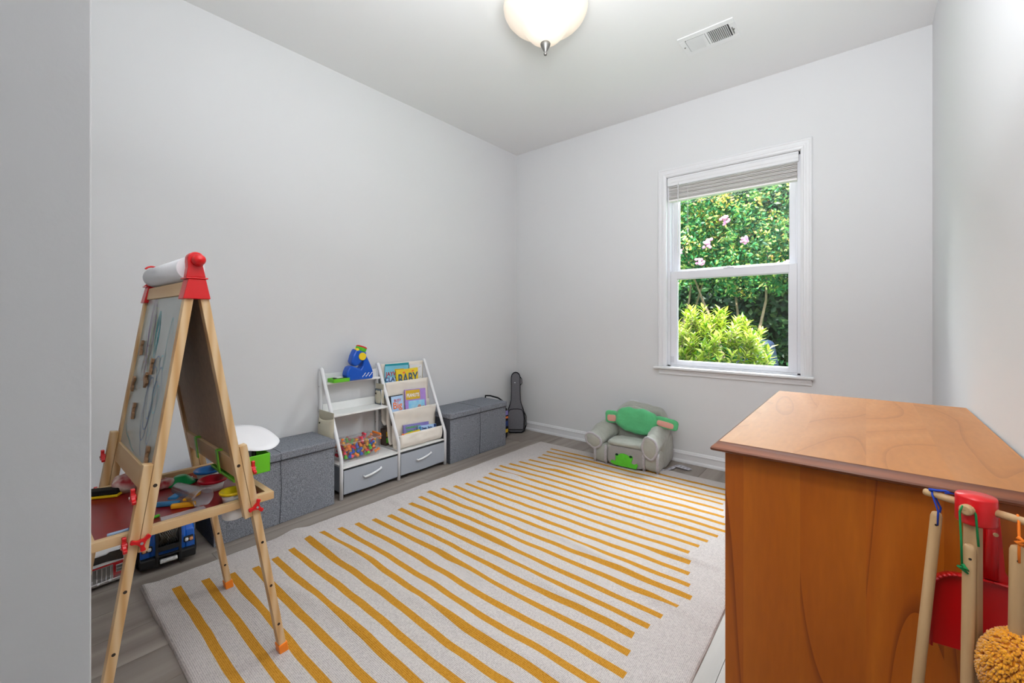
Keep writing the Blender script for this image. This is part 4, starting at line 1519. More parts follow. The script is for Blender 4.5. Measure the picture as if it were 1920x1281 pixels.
# broom (left): cord from the left peg
lt = Vector((.1025, 1.129, .730))
qb = Vector((.030, 1.020, .03))
t, d = pole('toy_broom', 'toy broom handle hanging on a blue cord, left of the stand', lt, (.046, 1.085, .065), .0085)
hb = Vector((.046, 1.085, .065))
MB().box((hb.x, hb.y, .062), (.09, .030, .022)).build('broom_head', M['cordb'], t, bevel=.004)
MB().box((hb.x, hb.y, .029), (.086, .026, .046)).build('bristles', M['yarn'], t, bevel=.003)
pegL = Vector((cx, cy, zp)) + ax1 * .061
MB().tube([lt + Vector((0, -.009, -.022)), lt + Vector((.001, -.009, .004)), pegL + Vector((.0, -.007, .001)), pegL + Vector((0, 0, .0075)), pegL + Vector((.002, .007, .001)), lt + Vector((.006, .008, .006)), lt + Vector((.002, .009, -.022))], .0016, 6).build('hanging_cord', M['cordb'], t)
MB().tube([pegL + Vector((-.004, -.003, .008)), pegL + Vector((.006, -.007, .010)), pegL + Vector((.018, -.010, .013)), pegL + Vector((.026, -.013, .012)), pegL + Vector((.016, -.012, .009))], [.003, .0025, .002, .003, .0015], 6).build('cord_knot', M['cordb'], t)

# brush hanging in front of the post (green cord)
pegF = Vector((cx, cy, zp)) + ax2 * .031
ft = pegF + Vector((.004, .003, -.060))
t, d = pole('toy_brush', 'toy brush handle hanging on a green cord in front of the post', ft, (pegF.x - .004, pegF.y - .006, .10), .0085)
fb = Vector((pegF.x - .004, pegF.y - .004, .10))
MB().box((fb.x, fb.y, .095), (.032, .075, .02)).build('brush_head', M['grass'], t, bevel=.004)
MB().box((fb.x, fb.y, .066), (.028, .07, .038)).build('bristles', M['paper'], t, bevel=.003)
MB().tube([ft + Vector((-.010, -.008, -.036)), ft + Vector((-.011, -.009, .01)), pegF + Vector((-.0085, -.003, -.004)), pegF + Vector((-.005, -.002, .006)), pegF + Vector((.005, .000, .006)), pegF + Vector((.011, .0, -.004)), ft + Vector((.010, -.006, .002))], .0016, 6).build('hanging_cord', M['cordg'], t)
kk = ft + Vector((-.010, -.009, -.034))
MB().tube([kk, kk + Vector((.006, -.004, -.006)), kk + Vector((-.004, -.004, -.003)), kk + Vector((.007, -.002, -.013))], [.0035, .003, .0035, .0015], 6).build('cord_knot', M['cordg'], t)

# dust mop (right)
pegR = Vector((cx, cy, zp)) - ax1 * .050
mt_ = Vector((pegR.x - .002, pegR.y - .010, .722))
mb_ = Vector((pegR.x - .004, pegR.y - .012, .565))
t, d = pole('toy_mop', 'toy mop with shaggy orange yarn head hanging at the right', mt_, mb_, .0092)
MB().tube([mt_ + Vector((0, -.009, -.024)), mt_ + Vector((0, -.010, .006)), pegR + Vector((0, -.007, -.001)), pegR + Vector((0, 0, .0075)), pegR + Vector((.001, .007, 0)), mt_ + Vector((.003, .004, .004)), mt_ + Vector((.001, .008, -.02))], .0018, 6).build('hanging_cord', M['cordo'], t)
MB().tube([mt_ + Vector((-.002, -.010, .018)), mt_ + Vector((.004, -.013, .014)), mt_ + Vector((-.003, -.012, .010)), mt_ + Vector((.003, -.013, .007))], [.0035, .003, .0035, .003], 6).build('cord_knot', M['cordo'], t)
b = MB()
mc = Vector((mb_.x + .004, mb_.y, .515))
b.sup(mc, (.084, .072, .124), .9, .9, 20, 12)
for i in range(2600):
    a = rr.uniform(0, 2 * PI)
    v = rr.uniform(-.98, .98)
    nrm = Vector((math.sqrt(1 - v * v) * math.cos(a), math.sqrt(1 - v * v) * math.sin(a), v))
    p = mc + Vector((nrm.x * .040, nrm.y * .034, nrm.z * .062))
    dd = (nrm + Vector((rr.uniform(-.5, .5), rr.uniform(-.5, .5), rr.uniform(-.8, .3)))).normalized()
    b.tube([p, p + dd * .006, p + (dd * .011 + Vector((0, 0, -.003)))], [.0022, .0024, .0017], 4)
o = b.build('yarn_head', M['yarn'], t)
o['kind'] = 'stuff'

# dustpan behind
t = thing('toy_dustpan', 'red toy dustpan hanging behind the wooden post', 'toy', (cx + .04, cy + .075, .50))
pegB = Vector((cx, cy, zp)) - ax2 * .052
dn = Vector((.20, -.97, .10)).normalized()
du = Vector((.02, .10, .99)).normalized()
du = (du - dn * du.dot(dn)).normalized()
dxv = du.cross(dn)
# the pan hangs behind the post, a hand's width in front of the dresser side
oc = Vector((.176, 1.172, .553))
DX = axes(oc, dxv, du, dn)
arc = lambda cx_, cy_, r, a0, a1, n=8: [(cx_ + r * math.cos(R(a0 + (a1 - a0) * i / n)), cy_ + r * math.sin(R(a0 + (a1 - a0) * i / n))) for i in range(n + 1)]
pan = [(-.082, -.085)] + arc(-.044, .012, .040, 180, 95, 8) + [(-.020, .055), (-.014, .075), (-.014, .180)] + arc(-.001, .188, .013, 150, 30, 5) + [(.012, .180), (.020, .075), (.030, .055)] + arc(.050, .010, .040, 85, 0, 8) + [(.090, -.085)]
MB().prism(pan, .004, X=DX).build('pan', M['dpan'], t, bevel=.0015)
rim = [(-.082, -.085)] + arc(-.044, .012, .040, 180, 95, 8) + [(0, .054)] + arc(.050, .010, .040, 85, 0, 8) + [(.090, -.085)]
b = MB()
for i in range(len(rim) - 1):
    p, q_ = rim[i], rim[i + 1]
    vs = [DX @ Vector((p[0], p[1], -.002)), DX @ Vector((q_[0], q_[1], -.002)), DX @ Vector((q_[0], q_[1], .016)), DX @ Vector((p[0], p[1], .016))]
    b.add(vs, [(0, 1, 2, 3)], 0, None, True)
o = b.build('rim', M['dpan'], t)
sd = o.modifiers.new('solid', 'SOLIDIFY')
sd.thickness = .003
MB().tube([DX @ Vector((0, .060, .004)), DX @ Vector((0, .12, .007)), DX @ Vector((0, .185, .005))], [.010, .009, .006], 10).build('handle_rib', M['dpan'], t)
MB().cyl(DX @ Vector((.002, .142, .012)), DX @ Vector((.002, .142, .0165)), .0035, n=10).build('hanging_hole', M['hw'], t)
MB().tube([DX @ Vector((0, .196, .003)), pegB + Vector((-.007, -.003, 0)), pegB + Vector((0, 0, .0075)), pegB + Vector((.007, .003, 0)), DX @ Vector((.002, .196, -.001))], .0014, 6).build('hanging_cord', M['red'], t)

# ------------------------------------------------------------------ easel
es = thing('art_easel', 'wooden double-sided art easel with red caps standing on the rug corner', 'easel', (-1.725, .36, 0))
NX0, NX1 = -1.482, -1.455
FX0, FX1 = -1.995, -1.968
KA, KB = .148, .170


def yA(z, off=0):
    return .337 - KA * (1.15 - z) - off


def yB(z, off=0):
    return .374 + KB * (1.15 - z) + off


for (x0, x1) in ((NX0, NX1), (FX0, FX1)):
    xm = (x0 + x1) / 2
    for f, e_, zb in ((yA, .009, .004), (yB, .012, .012)):
        off = .0222
        s_ = -1 if f is yA else 1
        b = MB().bar((xm, f(.483), .483), (xm, f(1.165), 1.165), x1 - x0, .021, up=(0, 1, 0))
        o = b.build('stile', M['easel'], es, bevel=.0015)
        yo = lambda z, f=f, s_=s_: f(z) + s_ * .0222
        b = MB().bar((xm, yo(zb), zb), (xm, yo(.708), .708), x1 - x0, .021, up=(0, 1, 0))
        lg = b.build('leg', M['easel'], es, bevel=.0015)
        onrug = f is yB
        z0_ = zb
        MB().bar((xm, yo(z0_ - .003), z0_ - .003), (xm, yo(z0_ + .028), z0_ + .028), x1 - x0 + .006, .027, up=(0, 1, 0)).build('rubber_foot', M['orange'], lg, bevel=.002)
        for z_ in ((.395, .248, .12) if f is yA else (.393, .245, .11)):
            MB().cyl((x1 - .002, yo(z_), z_), (x1 + .0006, yo(z_), z_), .0042, n=10).build('bolt_hole', M['dark'], lg)
            MB().cyl((x0 - .0006, yo(z_), z_), (x0 + .002, yo(z_), z_), .0042, n=10).build('bolt_hole', M['dark'], lg)
        MB().cyl((x1 - .002, f(.65) , .65), (x1 + .0006, f(.65), .65), .0048, n=10).build('bolt_hole', M['dark'], o)
# rails and boards
mx0, mx1 = FX1, NX0
for f, s_ in ((yA, -1), (yB, 1)):
    for z0_, z1_ in ((1.160, 1.200), (.610, .672)):
        zc = (z0_ + z1_) / 2
        sl = -s_ * (KA if f is yA else KB)
        d = Vector((0, sl, 1)).normalized()
        n_ = Vector((1, 0, 0)).cross(d)
        p = Vector(((mx0 + mx1) / 2, f(zc), zc))
        xx = (mx0 - (.027 if z0_ > 1 else 0), mx1 + (.027 if z0_ > 1 else 0))
        X = axes(p, (1, 0, 0), d, n_)
        MB().box((0, 0, 0), (xx[1] - xx[0] - .0004, z1_ - z0_, .018), X=X).build('rail', M['easelh'], es, bevel=.0015)
    zc = .916
    sl = -s_ * (KA if f is yA else KB)
    d = Vector((0, sl, 1)).normalized()
    n_ = Vector((1, 0, 0)).cross(d)
    p = Vector(((mx0 + mx1) / 2, f(zc), zc))
    X = axes(p, (1, 0, 0), d, n_)
    if f is yA:
        X_A = X
        MB().box((0, 0, .001), (mx1 - mx0 - .0004, .493, .004), X=X).build('whiteboard', M['wb'], es)
    else:
        MB().box((0, 0, -.001), (mx1 - mx0 - .0004, .493, .004), X=X).build('chalkboard', M['hard'], es)
# doodles on the whiteboard (local x, y on the board plane; -z side faces the viewer when n points away)
nA = X_A.col[2].to_3d()
sgn = -1 if nA.y > 0 else 1
wz = .001 + sgn * .0023


def doodle(pts, mat, r=.0011, name='marker_line'):
    P = [X_A @ Vector((x_ + 1.725, (z_ - .916) * 1.011, wz)) for x_, z_ in pts]
    b = MB()
    vs, fs = [], []
    for i, p in enumerate(P):
        a = P[max(0, i - 1)]
        c = P[min(len(P) - 1, i + 1)]
        dd = (c - a).normalized()
        sd_ = dd.cross(nA).normalized() * r
        vs += [p - sd_, p + sd_]
    for i in range(len(P) - 1):
        fs.append((2 * i, 2 * i + 1, 2 * i + 3, 2 * i + 2))
    return vs, fs


def doodles(lines, mat, parent):
    b = MB()
    for pts, r in lines:
        vs, fs = doodle(pts, mat, r)
        b.add(vs, fs)
    return b.build('marker_line', mat, parent)


wbp = [o for o in es.children if o.name.startswith('whiteboard')][0]
ink = {'t': pm('teal_marker', '3E9CA8', .6), 'p': pm('mauve_marker', '8A6A9A', .6), 'g': pm('olive_marker', '9AA060', .6), 'b': pm('blue_marker', '4A6A9A', .6), 'r': pm('brown_marker', '8A5A50', .6)}


def loops(x0, z0, x1, z1, wx, wz_, n, k, ph=0):
    out = []
    for i in range(n):
        t_ = i / (n - 1)
        a = t_ * k * 2 * PI + ph
        out.append((x0 + (x1 - x0) * t_ + wx * math.cos(a), z0 + (z1 - z0) * t_ + wz_ * math.sin(a)))
    return out


doodles([(loops(-1.83, 1.09, -1.80, 1.00, .035, .075, 110, 5), .0012)], ink['p'], wbp)
doodles([(loops(-1.80, 1.07, -1.76, .98, .02, .085, 90, 4, 1), .0012)], ink['g'], wbp)
doodles([(loops(-1.74, 1.07, -1.72, 1.02, .018, .055, 120, 6, 2), .0014), (loops(-1.57, 1.05, -1.59, .99, .012, .06, 40, 1), .0011)], ink['t'], wbp)
doodles([(loops(-1.82, .98, -1.84, .90, .025, .05, 80, 3, 2), .001)], ink['r'], wbp)
doodles([(loops(-1.66, .90, -1.70, .80, .045, .085, 120, 3, .5), .0014), (loops(-1.60, .86, -1.63, .80, .035, .10, 60, 1.4, 0), .0012), ([(-1.70, .78), (-1.71, .74), (-1.68, .70), (-1.66, .685)], .0012)], ink['b'], wbp)
doodles([([(-1.93, .735), (-1.90, .712), (-1.84, .700), (-1.80, .686), (-1.76, .680)], .0014), (loops(-1.62, .93, -1.60, .80, .03, .06, 70, 1.5, 1), .0012)], ink['t'], wbp)
# wooden magnets
for i, (x_, z_, w2, h2, tl) in enumerate(((-1.895, .994, .018, .050, 10), (-1.705, .945, .016, .050, 0), (-1.745, .900, .030, .040, 35), (-1.918, .872, .022, .048, -12), (-1.835, .793, .018, .052, 4), (-1.560, .707, .020, .050, 0))):
    P = X_A @ Vector((x_ + 1.725, (z_ - .916) * 1.011, wz + sgn * .0045))
    X = axes(P, X_A.col[0].to_3d(), X_A.col[1].to_3d(), X_A.col[2].to_3d()) @ rot('Z', R(tl))
    L_ = ('topmost and farthest left', 'upper of the two joined ones in the middle', 'lower of the two joined ones in the middle', 'far left at mid height', 'low in the middle', 'lowest, near the right leg')[i]
    poly_ = [(-w2 / 2, -h2 / 2), (w2 / 2, -h2 / 2), (w2 / 2, -h2 * .2), (w2 * .15, -h2 * .1), (w2 * .15, h2 * .15), (w2 / 2, h2 * .25), (w2 / 2, h2 / 2), (-w2 / 2, h2 / 2)]
    o = MB().prism(poly_, .007, X=X).build('wooden_magnet', M['magw'], bevel=.001)
    tag(o, 'small brown wooden magnet on the whiteboard, ' + L_, 'magnet', 'wooden magnets on the whiteboard')
# caps
for s_, x0, x1 in ((1, -1.500, -1.446), (-1, -2.004, -1.950)):
    xm, w2 = (x0 + x1) / 2, x1 - x0
    P = axes((xm, 0, 0), (0, 1, 0), (0, 0, 1), (1, 0, 0))
    b = MB().prism([(.321, 1.150), (.386, 1.150), (.3745, 1.206), (.3335, 1.206)], w2, X=P)
    b.prism([(.327, 1.206), (.3795, 1.206), (.3795, 1.2105), (.327, 1.2105)], w2 + .006, X=P)
    cp = b.build('corner_cap', M['red'], es, bevel=.002)
    w3 = .020
    X3 = axes((x1 - w3 / 2 if s_ > 0 else x0 + w3 / 2, 0, 0), (0, 1, 0), (0, 0, 1), (1, 0, 0))
    b = MB()
    if s_ > 0:
        b.prism([(.328, 1.2105), (.374, 1.2105), (.367, 1.243), (.371, 1.256)] + arc(.351, 1.262, .020, 0, 165, 10) + [(.331, 1.255), (.332, 1.238)], w3 + .010, X=X3 @ T(0, 0, -.004))
    else:
        b.prism([(.328, 1.2105), (.374, 1.2105), (.372, 1.235), (.378, 1.255)] + arc(.351, 1.262, .024, -5, 150, 10) + arc(.351, 1.262, .018, 150, 20, 8) + [(.350, 1.235)], w3 * .6, X=X3)
    hk = b.build('roll_holder', M['red'], cp, bevel=.002)
    if s_ > 0:
        b = MB().lathe([(0, 0), (.010, 0), (.015, .004), (.0165, .012), (.0145, .024), (.010, .030), (0, .032)], 24, X=T(x1 + .000, .354, 1.258) @ rot('Y', R(90)))
        b.build('roll_knob', M['red'], hk)
pr = thing('paper_roll', 'white paper roll held between the red caps on top of the easel', 'paper roll', (-1.725, .352, 1.215))
MB().cyl((-1.950, .352, 1.240), (-1.502, .352, 1.240), .034, n=36).build('roll', M['paper'], pr)
MB().cyl((-1.958, .352, 1.245), (-1.494, .352, 1.245), .008, n=14).build('core', M['magw'], pr)


# wing nuts
def wing(X, parent, n=3, rad=.023):
    b = MB()
    b.cyl((0, 0, 0), (0, 0, .012), .0085, n=14)
    for i in range(n):
        a = i * 2 * PI / n
        c_, s2 = math.cos(a), math.sin(a)
        Xl = X @ rot('Z', a)
        b2 = MB()
        pl_ = [(0, -.0075), (.012, -.0042), (rad - .003, -.0056), (rad, -.004), (rad, .004), (rad - .003, .0056), (.012, .0042), (0, .0075)]
        b2.prism(pl_, .009, X=rot('Z', a) @ T(0, 0, .007))
        b.add(b2.v, b2.f)
    b3 = MB()
    b3.add([X @ v for v in b.v], b.f)
    o = b3.build('wing_nut', M['red'], parent, bevel=.0015)
    MB().cyl(X @ Vector((0, 0, .0121)), X @ Vector((0, 0, .0150)), .0035, n=10).build('bolt_end', M['steel'], o)
    return o


FXp = lambda x, y, z, a=0: axes((x, y, z), (0, 1, 0), (0, 0, 1), (1, 0, 0)) @ rot('Z', R(a))
wing(FXp(NX1 + .0005, .2335, .512, 40), es)
wing(FXp(NX1 + .0005, .5060, .513, 75), es)
FYm = lambda x, y, z, a=0: axes((x, y, z), (1, 0, 0), (0, 0, 1), (0, -1, 0)) @ rot('Z', R(a))
FYp = lambda x, y, z, a=0: axes((x, y, z), (-1, 0, 0), (0, 0, 1), (0, 1, 0)) @ rot('Z', R(a))
for xm in ((NX0 + NX1) / 2, (FX0 + FX1) / 2):
    wing(FYm(xm, yA(.512) - .0222 - .0108, .508, 90), es)
    wing(FYm(xm, yA(.628) - .0222 - .0108, .628, 90), es)
    wing(FYp(xm, yB(.628) + .0222 + .0108, .628, 90), es)

# tray
tz0, tz1 = .508, .532
ty0_, ty1_ = .132, .570
ex0, ex1 = FX1 + .002, NX0 - .002
tr = MB().box2((ex0, ty0_, tz0), (ex0 + .020, ty1_, tz1)).box2((ex1 - .020, ty0_, tz0), (ex1, ty1_, tz1)).box2((ex0 + .020, ty0_, tz0), (ex1 - .020, ty0_ + .020, tz1)).box2((ex0 + .020, ty1_ - .020, tz0), (ex1 - .020, ty1_, tz1)).build('tray_frame', M['easelh'], es, bevel=.0012)
MB().box2((ex0 + .0195, ty0_ + .0195, .510), (ex1 - .0195, ty1_ - .0195, .514)).build('tray_panel', M['redtray'], tr)
TT = .5143


# ---- things on the tray
def tobj(o, label, cat, group=None):
    return tag(o, label, cat, group)


t = thing('board_eraser', 'black felt board eraser with a yellow base on the tray, left end', 'eraser', (-1.905, .215, TT), R(58))
MB().box((0, 0, .005), (.085, .036, .008)).build('base', M['yellow'], t, bevel=.002, world=False)
MB().box((0, 0, .018), (.083, .034, .017)).build('felt', M['blackfoam'], t, bevel=.004, world=False)
t = thing('yarn_bundle', 'bundle of red and white knitted yarn beside the board eraser', 'yarn', (-1.915, .285, TT))
b = MB()
b.sup((0, 0, .026), (.085, .10, .052), .8, .8, 26, 14, wr=.012, ws=38, seed=31)
b.sup((.055, .055, .013), (.07, .10, .026), .8, .7, 24, 12, wr=.010, ws=45, seed=36)
b.build('knit', M['socks'], t, world=False)
MB().tube([(.02 + .002 * i, .08 + .006 * i, .012 + .006 * math.sin(i * 1.4)) for i in range(14)], .004, 6).build('loose_strand', M['paper'], t, world=False)


def paint_pot(x_, y_, colr, label, z=TT, tilt=0, deep=.034, rr_=.036, lo=0):
    t = thing('paint_pot', label, 'cup', (x_, y_, z), group='lidded paint pots on the tray')
    Xq = rot('X', R(tilt))
    MB().lathe([(0, .001 - lo), (rr_ * .80, .001 - lo), (rr_ * .98, deep), (rr_ * .95, deep), (rr_ * .78, .003 - lo), (0, .003 - lo)], 28, X=Xq).build('pot', M['white'], t, world=False)
    MB().lathe([(rr_ * .97, deep - .004), (rr_ * 1.14, deep - .004), (rr_ * 1.18, deep), (rr_ * 1.18, deep + .003), (rr_ * 1.12, deep + .005), (rr_ * 1.00, deep + .003), (rr_ * .86, deep + .001), (rr_ * .44, deep - .020), (rr_ * .40, deep - .020)], 32, X=Xq).build('funnel_lid', M[colr], t, world=False)
    return t


paint_pot(-1.826, .478, 'blue2', 'white paint pot with a blue funnel lid at the back of the tray')
paint_pot(-1.705, .460, 'cherry', 'white paint pot with a red funnel lid in front of the blue one')
paint_pot(-1.541, .468, 'yellow', 'white paint pot with a yellow lid beside the right easel leg', z=TT, rr_=.030)
t = thing('pot_base', 'white cup bottom showing under the tray below the yellow pot', 'cup', (-1.530, .468, .470))
MB().lathe([(0, 0), (.026, 0), (.030, .004), (.031, .037), (.0, .037)], 28, X=None).build('cup', M['white'], t, world=False)
t = thing('funnel_lid', 'loose green funnel lid lying upside down on the tray', 'lid', (-1.850, .405, TT))
MB().lathe([(.040, .001), (.044, .002), (.044, .006), (.034, .009), (.018, .028), (.013, .030), (0, .030)], 32).build('lid', M['grass'], t, world=False)
t = thing('plastic_cup', 'clear plastic cup lying on its side on the tray', 'cup', (-1.640, .382, TT + .0305), R(17))
cpx = axes((0, 0, 0), (0, 1, 0), (0, 0, 1), (1, 0, 0))
b = MB().lathe([(0, -.065), (.018, -.065), (.0285, .065), (.0300, .065), (.0300, .068), (.0275, .068), (.0275, .065), (.0180, -.063), (0, -.063)], 32, X=rot('Z', R(0)) @ rot('Y', R(94)))
b.build('cup', M['milky'], t, world=False)


def clip(name, label, mat, x_, y_, rz):
    t = thing(name, label, 'clip', (x_, y_, TT), rz)
    MB().prism([(-.030, -.008), (.030, -.008), (.032, -.004), (.032, .008), (-.030, .008), (-.032, .004)], .014, X=T(0, 0, .0075)).build('jaw', M[mat], t, bevel=.004, world=False)
    MB().prism([(-.004, .006), (.020, .006), (.026, .022), (.036, .034), (.034, .044), (.018, .046), (.008, .036)], .008, X=T(0, 0, .018) @ rot('X', R(14))).build('grip', M[mat], t, bevel=.002, world=False)
    MB().cyl((.024, .036, .0285), (.024, .036, .0295), .0032, n=10).build('grip_hole', M['dark'], t, world=False)


clip('bag_clip', 'steel blue plastic clip lying on the red tray', 'steelblue', -1.660, .330, R(52))
clip('bag_clip', 'amber yellow plastic clip lying beside the blue clip on the tray', 'amber', -1.612, .358, R(60))
t = thing('plastic_strip', 'translucent pale plastic strip lying along the front of the tray', 'strip', (-1.545, .345, TT), R(88))
MB().box((0, .004, .004), (.105, .026, .007)).build('strip', M['milky'], t, bevel=.001, world=False)
o = MB().tube([Vector((-1.575, .258, TT + .0045)), Vector((-1.590, .296, TT + .0045))], .0042, 12).build('chalk_stick', M['frog'])
tag(o, 'short green chalk stick on the red tray behind the front leg', 'chalk')
t = thing('marker_pen', 'blue marker pen on the tray left of the front leg', 'pen', (-1.540, .215, TT))
MB().cyl((-1.545, .180, TT + .005), (-1.545, .222, TT + .005), .0046, n=12).build('barrel', M['ltblue'], t)
MB().cyl((-1.545, .2225, TT + .005), (-1.545, .240, TT + .005), .0052, n=12).build('cap', M['blue'], t)
t = thing('marker_pen', 'black and orange marker pens between the green lid and the red pot', 'pen', (-1.83, .445, TT))
MB().cyl((-1.865, .437, TT + .005), (-1.812, .452, TT + .005), .0048, n=12).build('barrel', M['black'], t)
MB().cyl((-1.811, .4522, TT + .005), (-1.800, .455, TT + .005), .0050, n=12).build('cap', M['orange'], t)

# green plastic bin clipped on the far rail, with a sheet of paper
gb = thing('clip_bin', 'lime green plastic bin clipped over the back rail of the easel', 'bin', (-1.68, .51, .60))
gx0, gx1, gy0, gy1, gz0, gz1 = -1.860, -1.492, .482, .562, .598, .658
b = MB()
for (a, c) in (((gx0, gy0, gz0), (gx1, gy1, gz0 + .003)), ((gx0, gy0, gz0), (gx1, gy0 + .003, gz1)), ((gx0, gy1 - .003, gz0), (gx1, gy1, gz1)), ((gx0, gy0, gz0), (gx0 + .003, gy1, gz1)), ((gx1 - .003, gy0, gz0), (gx1, gy1, gz1))):
    b.box2(a, c)
b.build('tub', M['green'], gb, bevel=.003)
for xc in (-1.822, -1.590):
    b = MB()
    b.box2((xc - .010, .440, .674), (xc + .010, .482, .677))
    b.prism([(.4375, .674), (.4405, .674), (.4485, .602), (.4455, .602)], .020, X=axes((xc, 0, 0), (0, 1, 0), (0, 0, 1), (1, 0, 0)))
    b.box2((xc - .010, .479, .655), (xc + .010, .482, .677))
    b.build('hook', M['green'], gb)
MB().box2((-1.720, .458, .588), (-1.495, .484, .5975)).build('lower_lip', M['green'], gb, bevel=.003)
for nm, lb, x_, y_, hh_ in (('black_marker', 'black marker standing in the green bin, nearest its right end', -1.520, .512, .075), ('black_marker', 'black marker lying across the green bin beside the other one', -1.55, .535, .070)):
    o = MB().cyl((x_, y_, .602), (x_ - .012, y_, .602 + hh_ - .010), .008, n=14).build(nm, M['black'], bevel=.002)
    tag(o, lb, 'pen')
out = [(-1.955, .60), (-1.90, .635), (-1.80, .650), (-1.68, .648), (-1.57, .625), (-1.515, .590), (-1.498, .565), (-1.503, .540), (-1.525, .515), (-1.58, .496), (-1.70, .49), (-1.85, .50), (-1.94, .54)]
b = MB()
cpt = Vector((-1.72, .57, 0))
n = 52
ring = []
for i in range(n):
    t_ = i / n * len(out)
    a, c = out[int(t_) % len(out)], out[(int(t_) + 1) % len(out)]
    f_ = t_ - int(t_)
    ring.append(Vector((a[0] * (1 - f_) + c[0] * f_, a[1] * (1 - f_) + c[1] * f_, 0)))
for _ in range(3):
    ring = [(ring[i - 1] + 2 * ring[i] + ring[(i + 1) % n]) / 4 for i in range(n)]
vs = []
for k_ in (1, .75, .5, .25):
    for p in ring:
        q_ = cpt + (p - cpt) * k_
        vs.append((q_.x, q_.y, .668 - .012 * max(0, q_.x + 1.60) * 4 + .03 * max(0, q_.y - .565) + .003 * math.sin(q_.x * 20)))
vs.append((cpt.x, cpt.y, .670))
fs = [(k_ * n + i, k_ * n + (i + 1) % n, (k_ + 1) * n + (i + 1) % n, (k_ + 1) * n + i) for k_ in range(3) for i in range(n)] + [(3 * n + i, 3 * n + (i + 1) % n, 4 * n) for i in range(n)]
o = b.add(vs, fs, 0, None, True).build('palette_sheet', M['paper'])
sd = o.modifiers.new('solid', 'SOLIDIFY')
sd.thickness = .0015
tag(o, 'white rounded sheet lying on the green bin behind the easel', 'paper')

# ------------------------------------------------------------------ toy trucks under the easel
tk = thing('toy_truck', 'blue toy truck with a black grille guard under the easel tray', 'toy', (-2.50, .487, 0), R(-6))
# local: +x = front, y = width (|y|<.095)


def lb(b, a, c, m=0):
    return b.box2(a, c, m)


b = MB()
hood = [(-.20, .045), (.115, .045), (.128, .060), (.132, .120), (.125, .165), (.105, .190), (-.02, .205), (-.06, .275), (-.20, .275)]
b.prism(hood, .125, X=axes((0, 0, 0), (1, 0, 0), (0, 0, 1), (0, -1, 0)))
b.build('cab', M['truckblue'], tk, bevel=.010, seg=3, world=False)
for s_ in (-1, 1):
    fp_ = [(-.005, .080), (.0, .120), (.03, .150), (.085, .152), (.118, .135), (.128, .085), (.128, .055), (.105, .055)] + [(.060 + .047 * math.cos(R(a)), .045 + .047 * math.sin(R(a))) for a in (30, 60, 90, 120, 150)] + [(-.005, .05)]
    MB().prism(fp_, .034, X=axes((0, s_ * .078, 0), (1, 0, 0), (0, 0, 1), (0, -1, 0))).build('fender', M['truckblue'], tk, bevel=.005, world=False)
    MB().box((.129, s_ * .072, .098), (.012, .036, .024)).build('lamp_housing', M['black'], tk, bevel=.003, world=False)
    MB().sup((.136, s_ * .064, .098), (.010, .014, .015), .7, .7, 12, 8).build('headlamp', M['white'], tk, world=False)
    MB().sup((.136, s_ * .081, .097), (.010, .014, .015), .7, .7, 12, 8).build('turn_lamp', M['amberl'], tk, world=False)
    MB().prism([(.100, .020), (.145, .020), (.148, .032), (.146, .058), (.130, .062), (.100, .060)], .058, X=axes((0, s_ * .068, 0), (1, 0, 0), (0, 0, 1), (0, -1, 0))).build('bumper', M['black'], tk, bevel=.005, world=False)
    for xw in (.060, -.13):
        wX = axes((xw, s_ * .088, .042), (1, 0, 0), (0, 0, 1), (0, -1, 0))
        wl = MB().lathe([(.020, -.017), (.036, -.017), (.041, -.012), (.0415, 0), (.041, .012), (.036, .017), (.020, .017)], 28, X=wX).build('wheel', M['blackf'], tk, world=False)
        MB().lathe([(0, -s_ * -.014 * 1), (.008, .014), (.018, .015), (.021, .012), (.021, -.012), (.018, -.015), (.008, -.014), (0, -.014)], 20, X=wX).build('hub', M['steel'], wl, world=False)
b = MB()
for s_ in (-1, 1):
    b.prism([(.125, .022), (.152, .022), (.154, .060), (.150, .120), (.142, .190), (.134, .192), (.138, .10), (.130, .05)], .010, X=axes((0, s_ * .040, 0), (1, 0, 0), (0, 0, 1), (0, -1, 0)))
b.box((.139, 0, .186), (.012, .090, .012)).box((.148, 0, .092), (.012, .080, .020)).box((.148, 0, .062), (.012, .080, .008))
b.build('grille_guard', M['black'], tk, bevel=.002, world=False)
MB().box((.131, 0, .130), (.010, .076, .105)).build('grille', M['window_dark'], tk, bevel=.002, world=False)
b = MB()
for i in range(9):
    for sg in (-1, 1):
        p0 = -.034 + i * .0085
        a = Vector((.1368, max(-.034, min(.034, p0 - .02 * sg)), .095))
        c = Vector((.1368, max(-.034, min(.034, p0 + .02 * sg)), .168))
        b.tube([a, c], .0007, 4)
b.build('mesh_wire', M['nickel'], tk, world=False)
b = MB()
for i in range(13):
    b.lathe([(.008, -.0014), (.0105, 0), (.008, .0014)], 14, X=axes((.148, -.026 + i * .0043, .038), (0, 0, 1), (1, 0, 0), (0, 1, 0)))
b.cyl((.148, -.030, .038), (.148, .030, .038), .008, n=12)
b.build('winch', M['white'], tk, world=False)
MB().box((-.10, 0, .245), (.03, .10, .04)).build('windscreen_pillar', M['window_dark'], tk, bevel=.004, world=False)
MB().box((-.235, 0, .10), (.09, .15, .10)).build('truck_bed', M['black'], tk, bevel=.004, world=False)

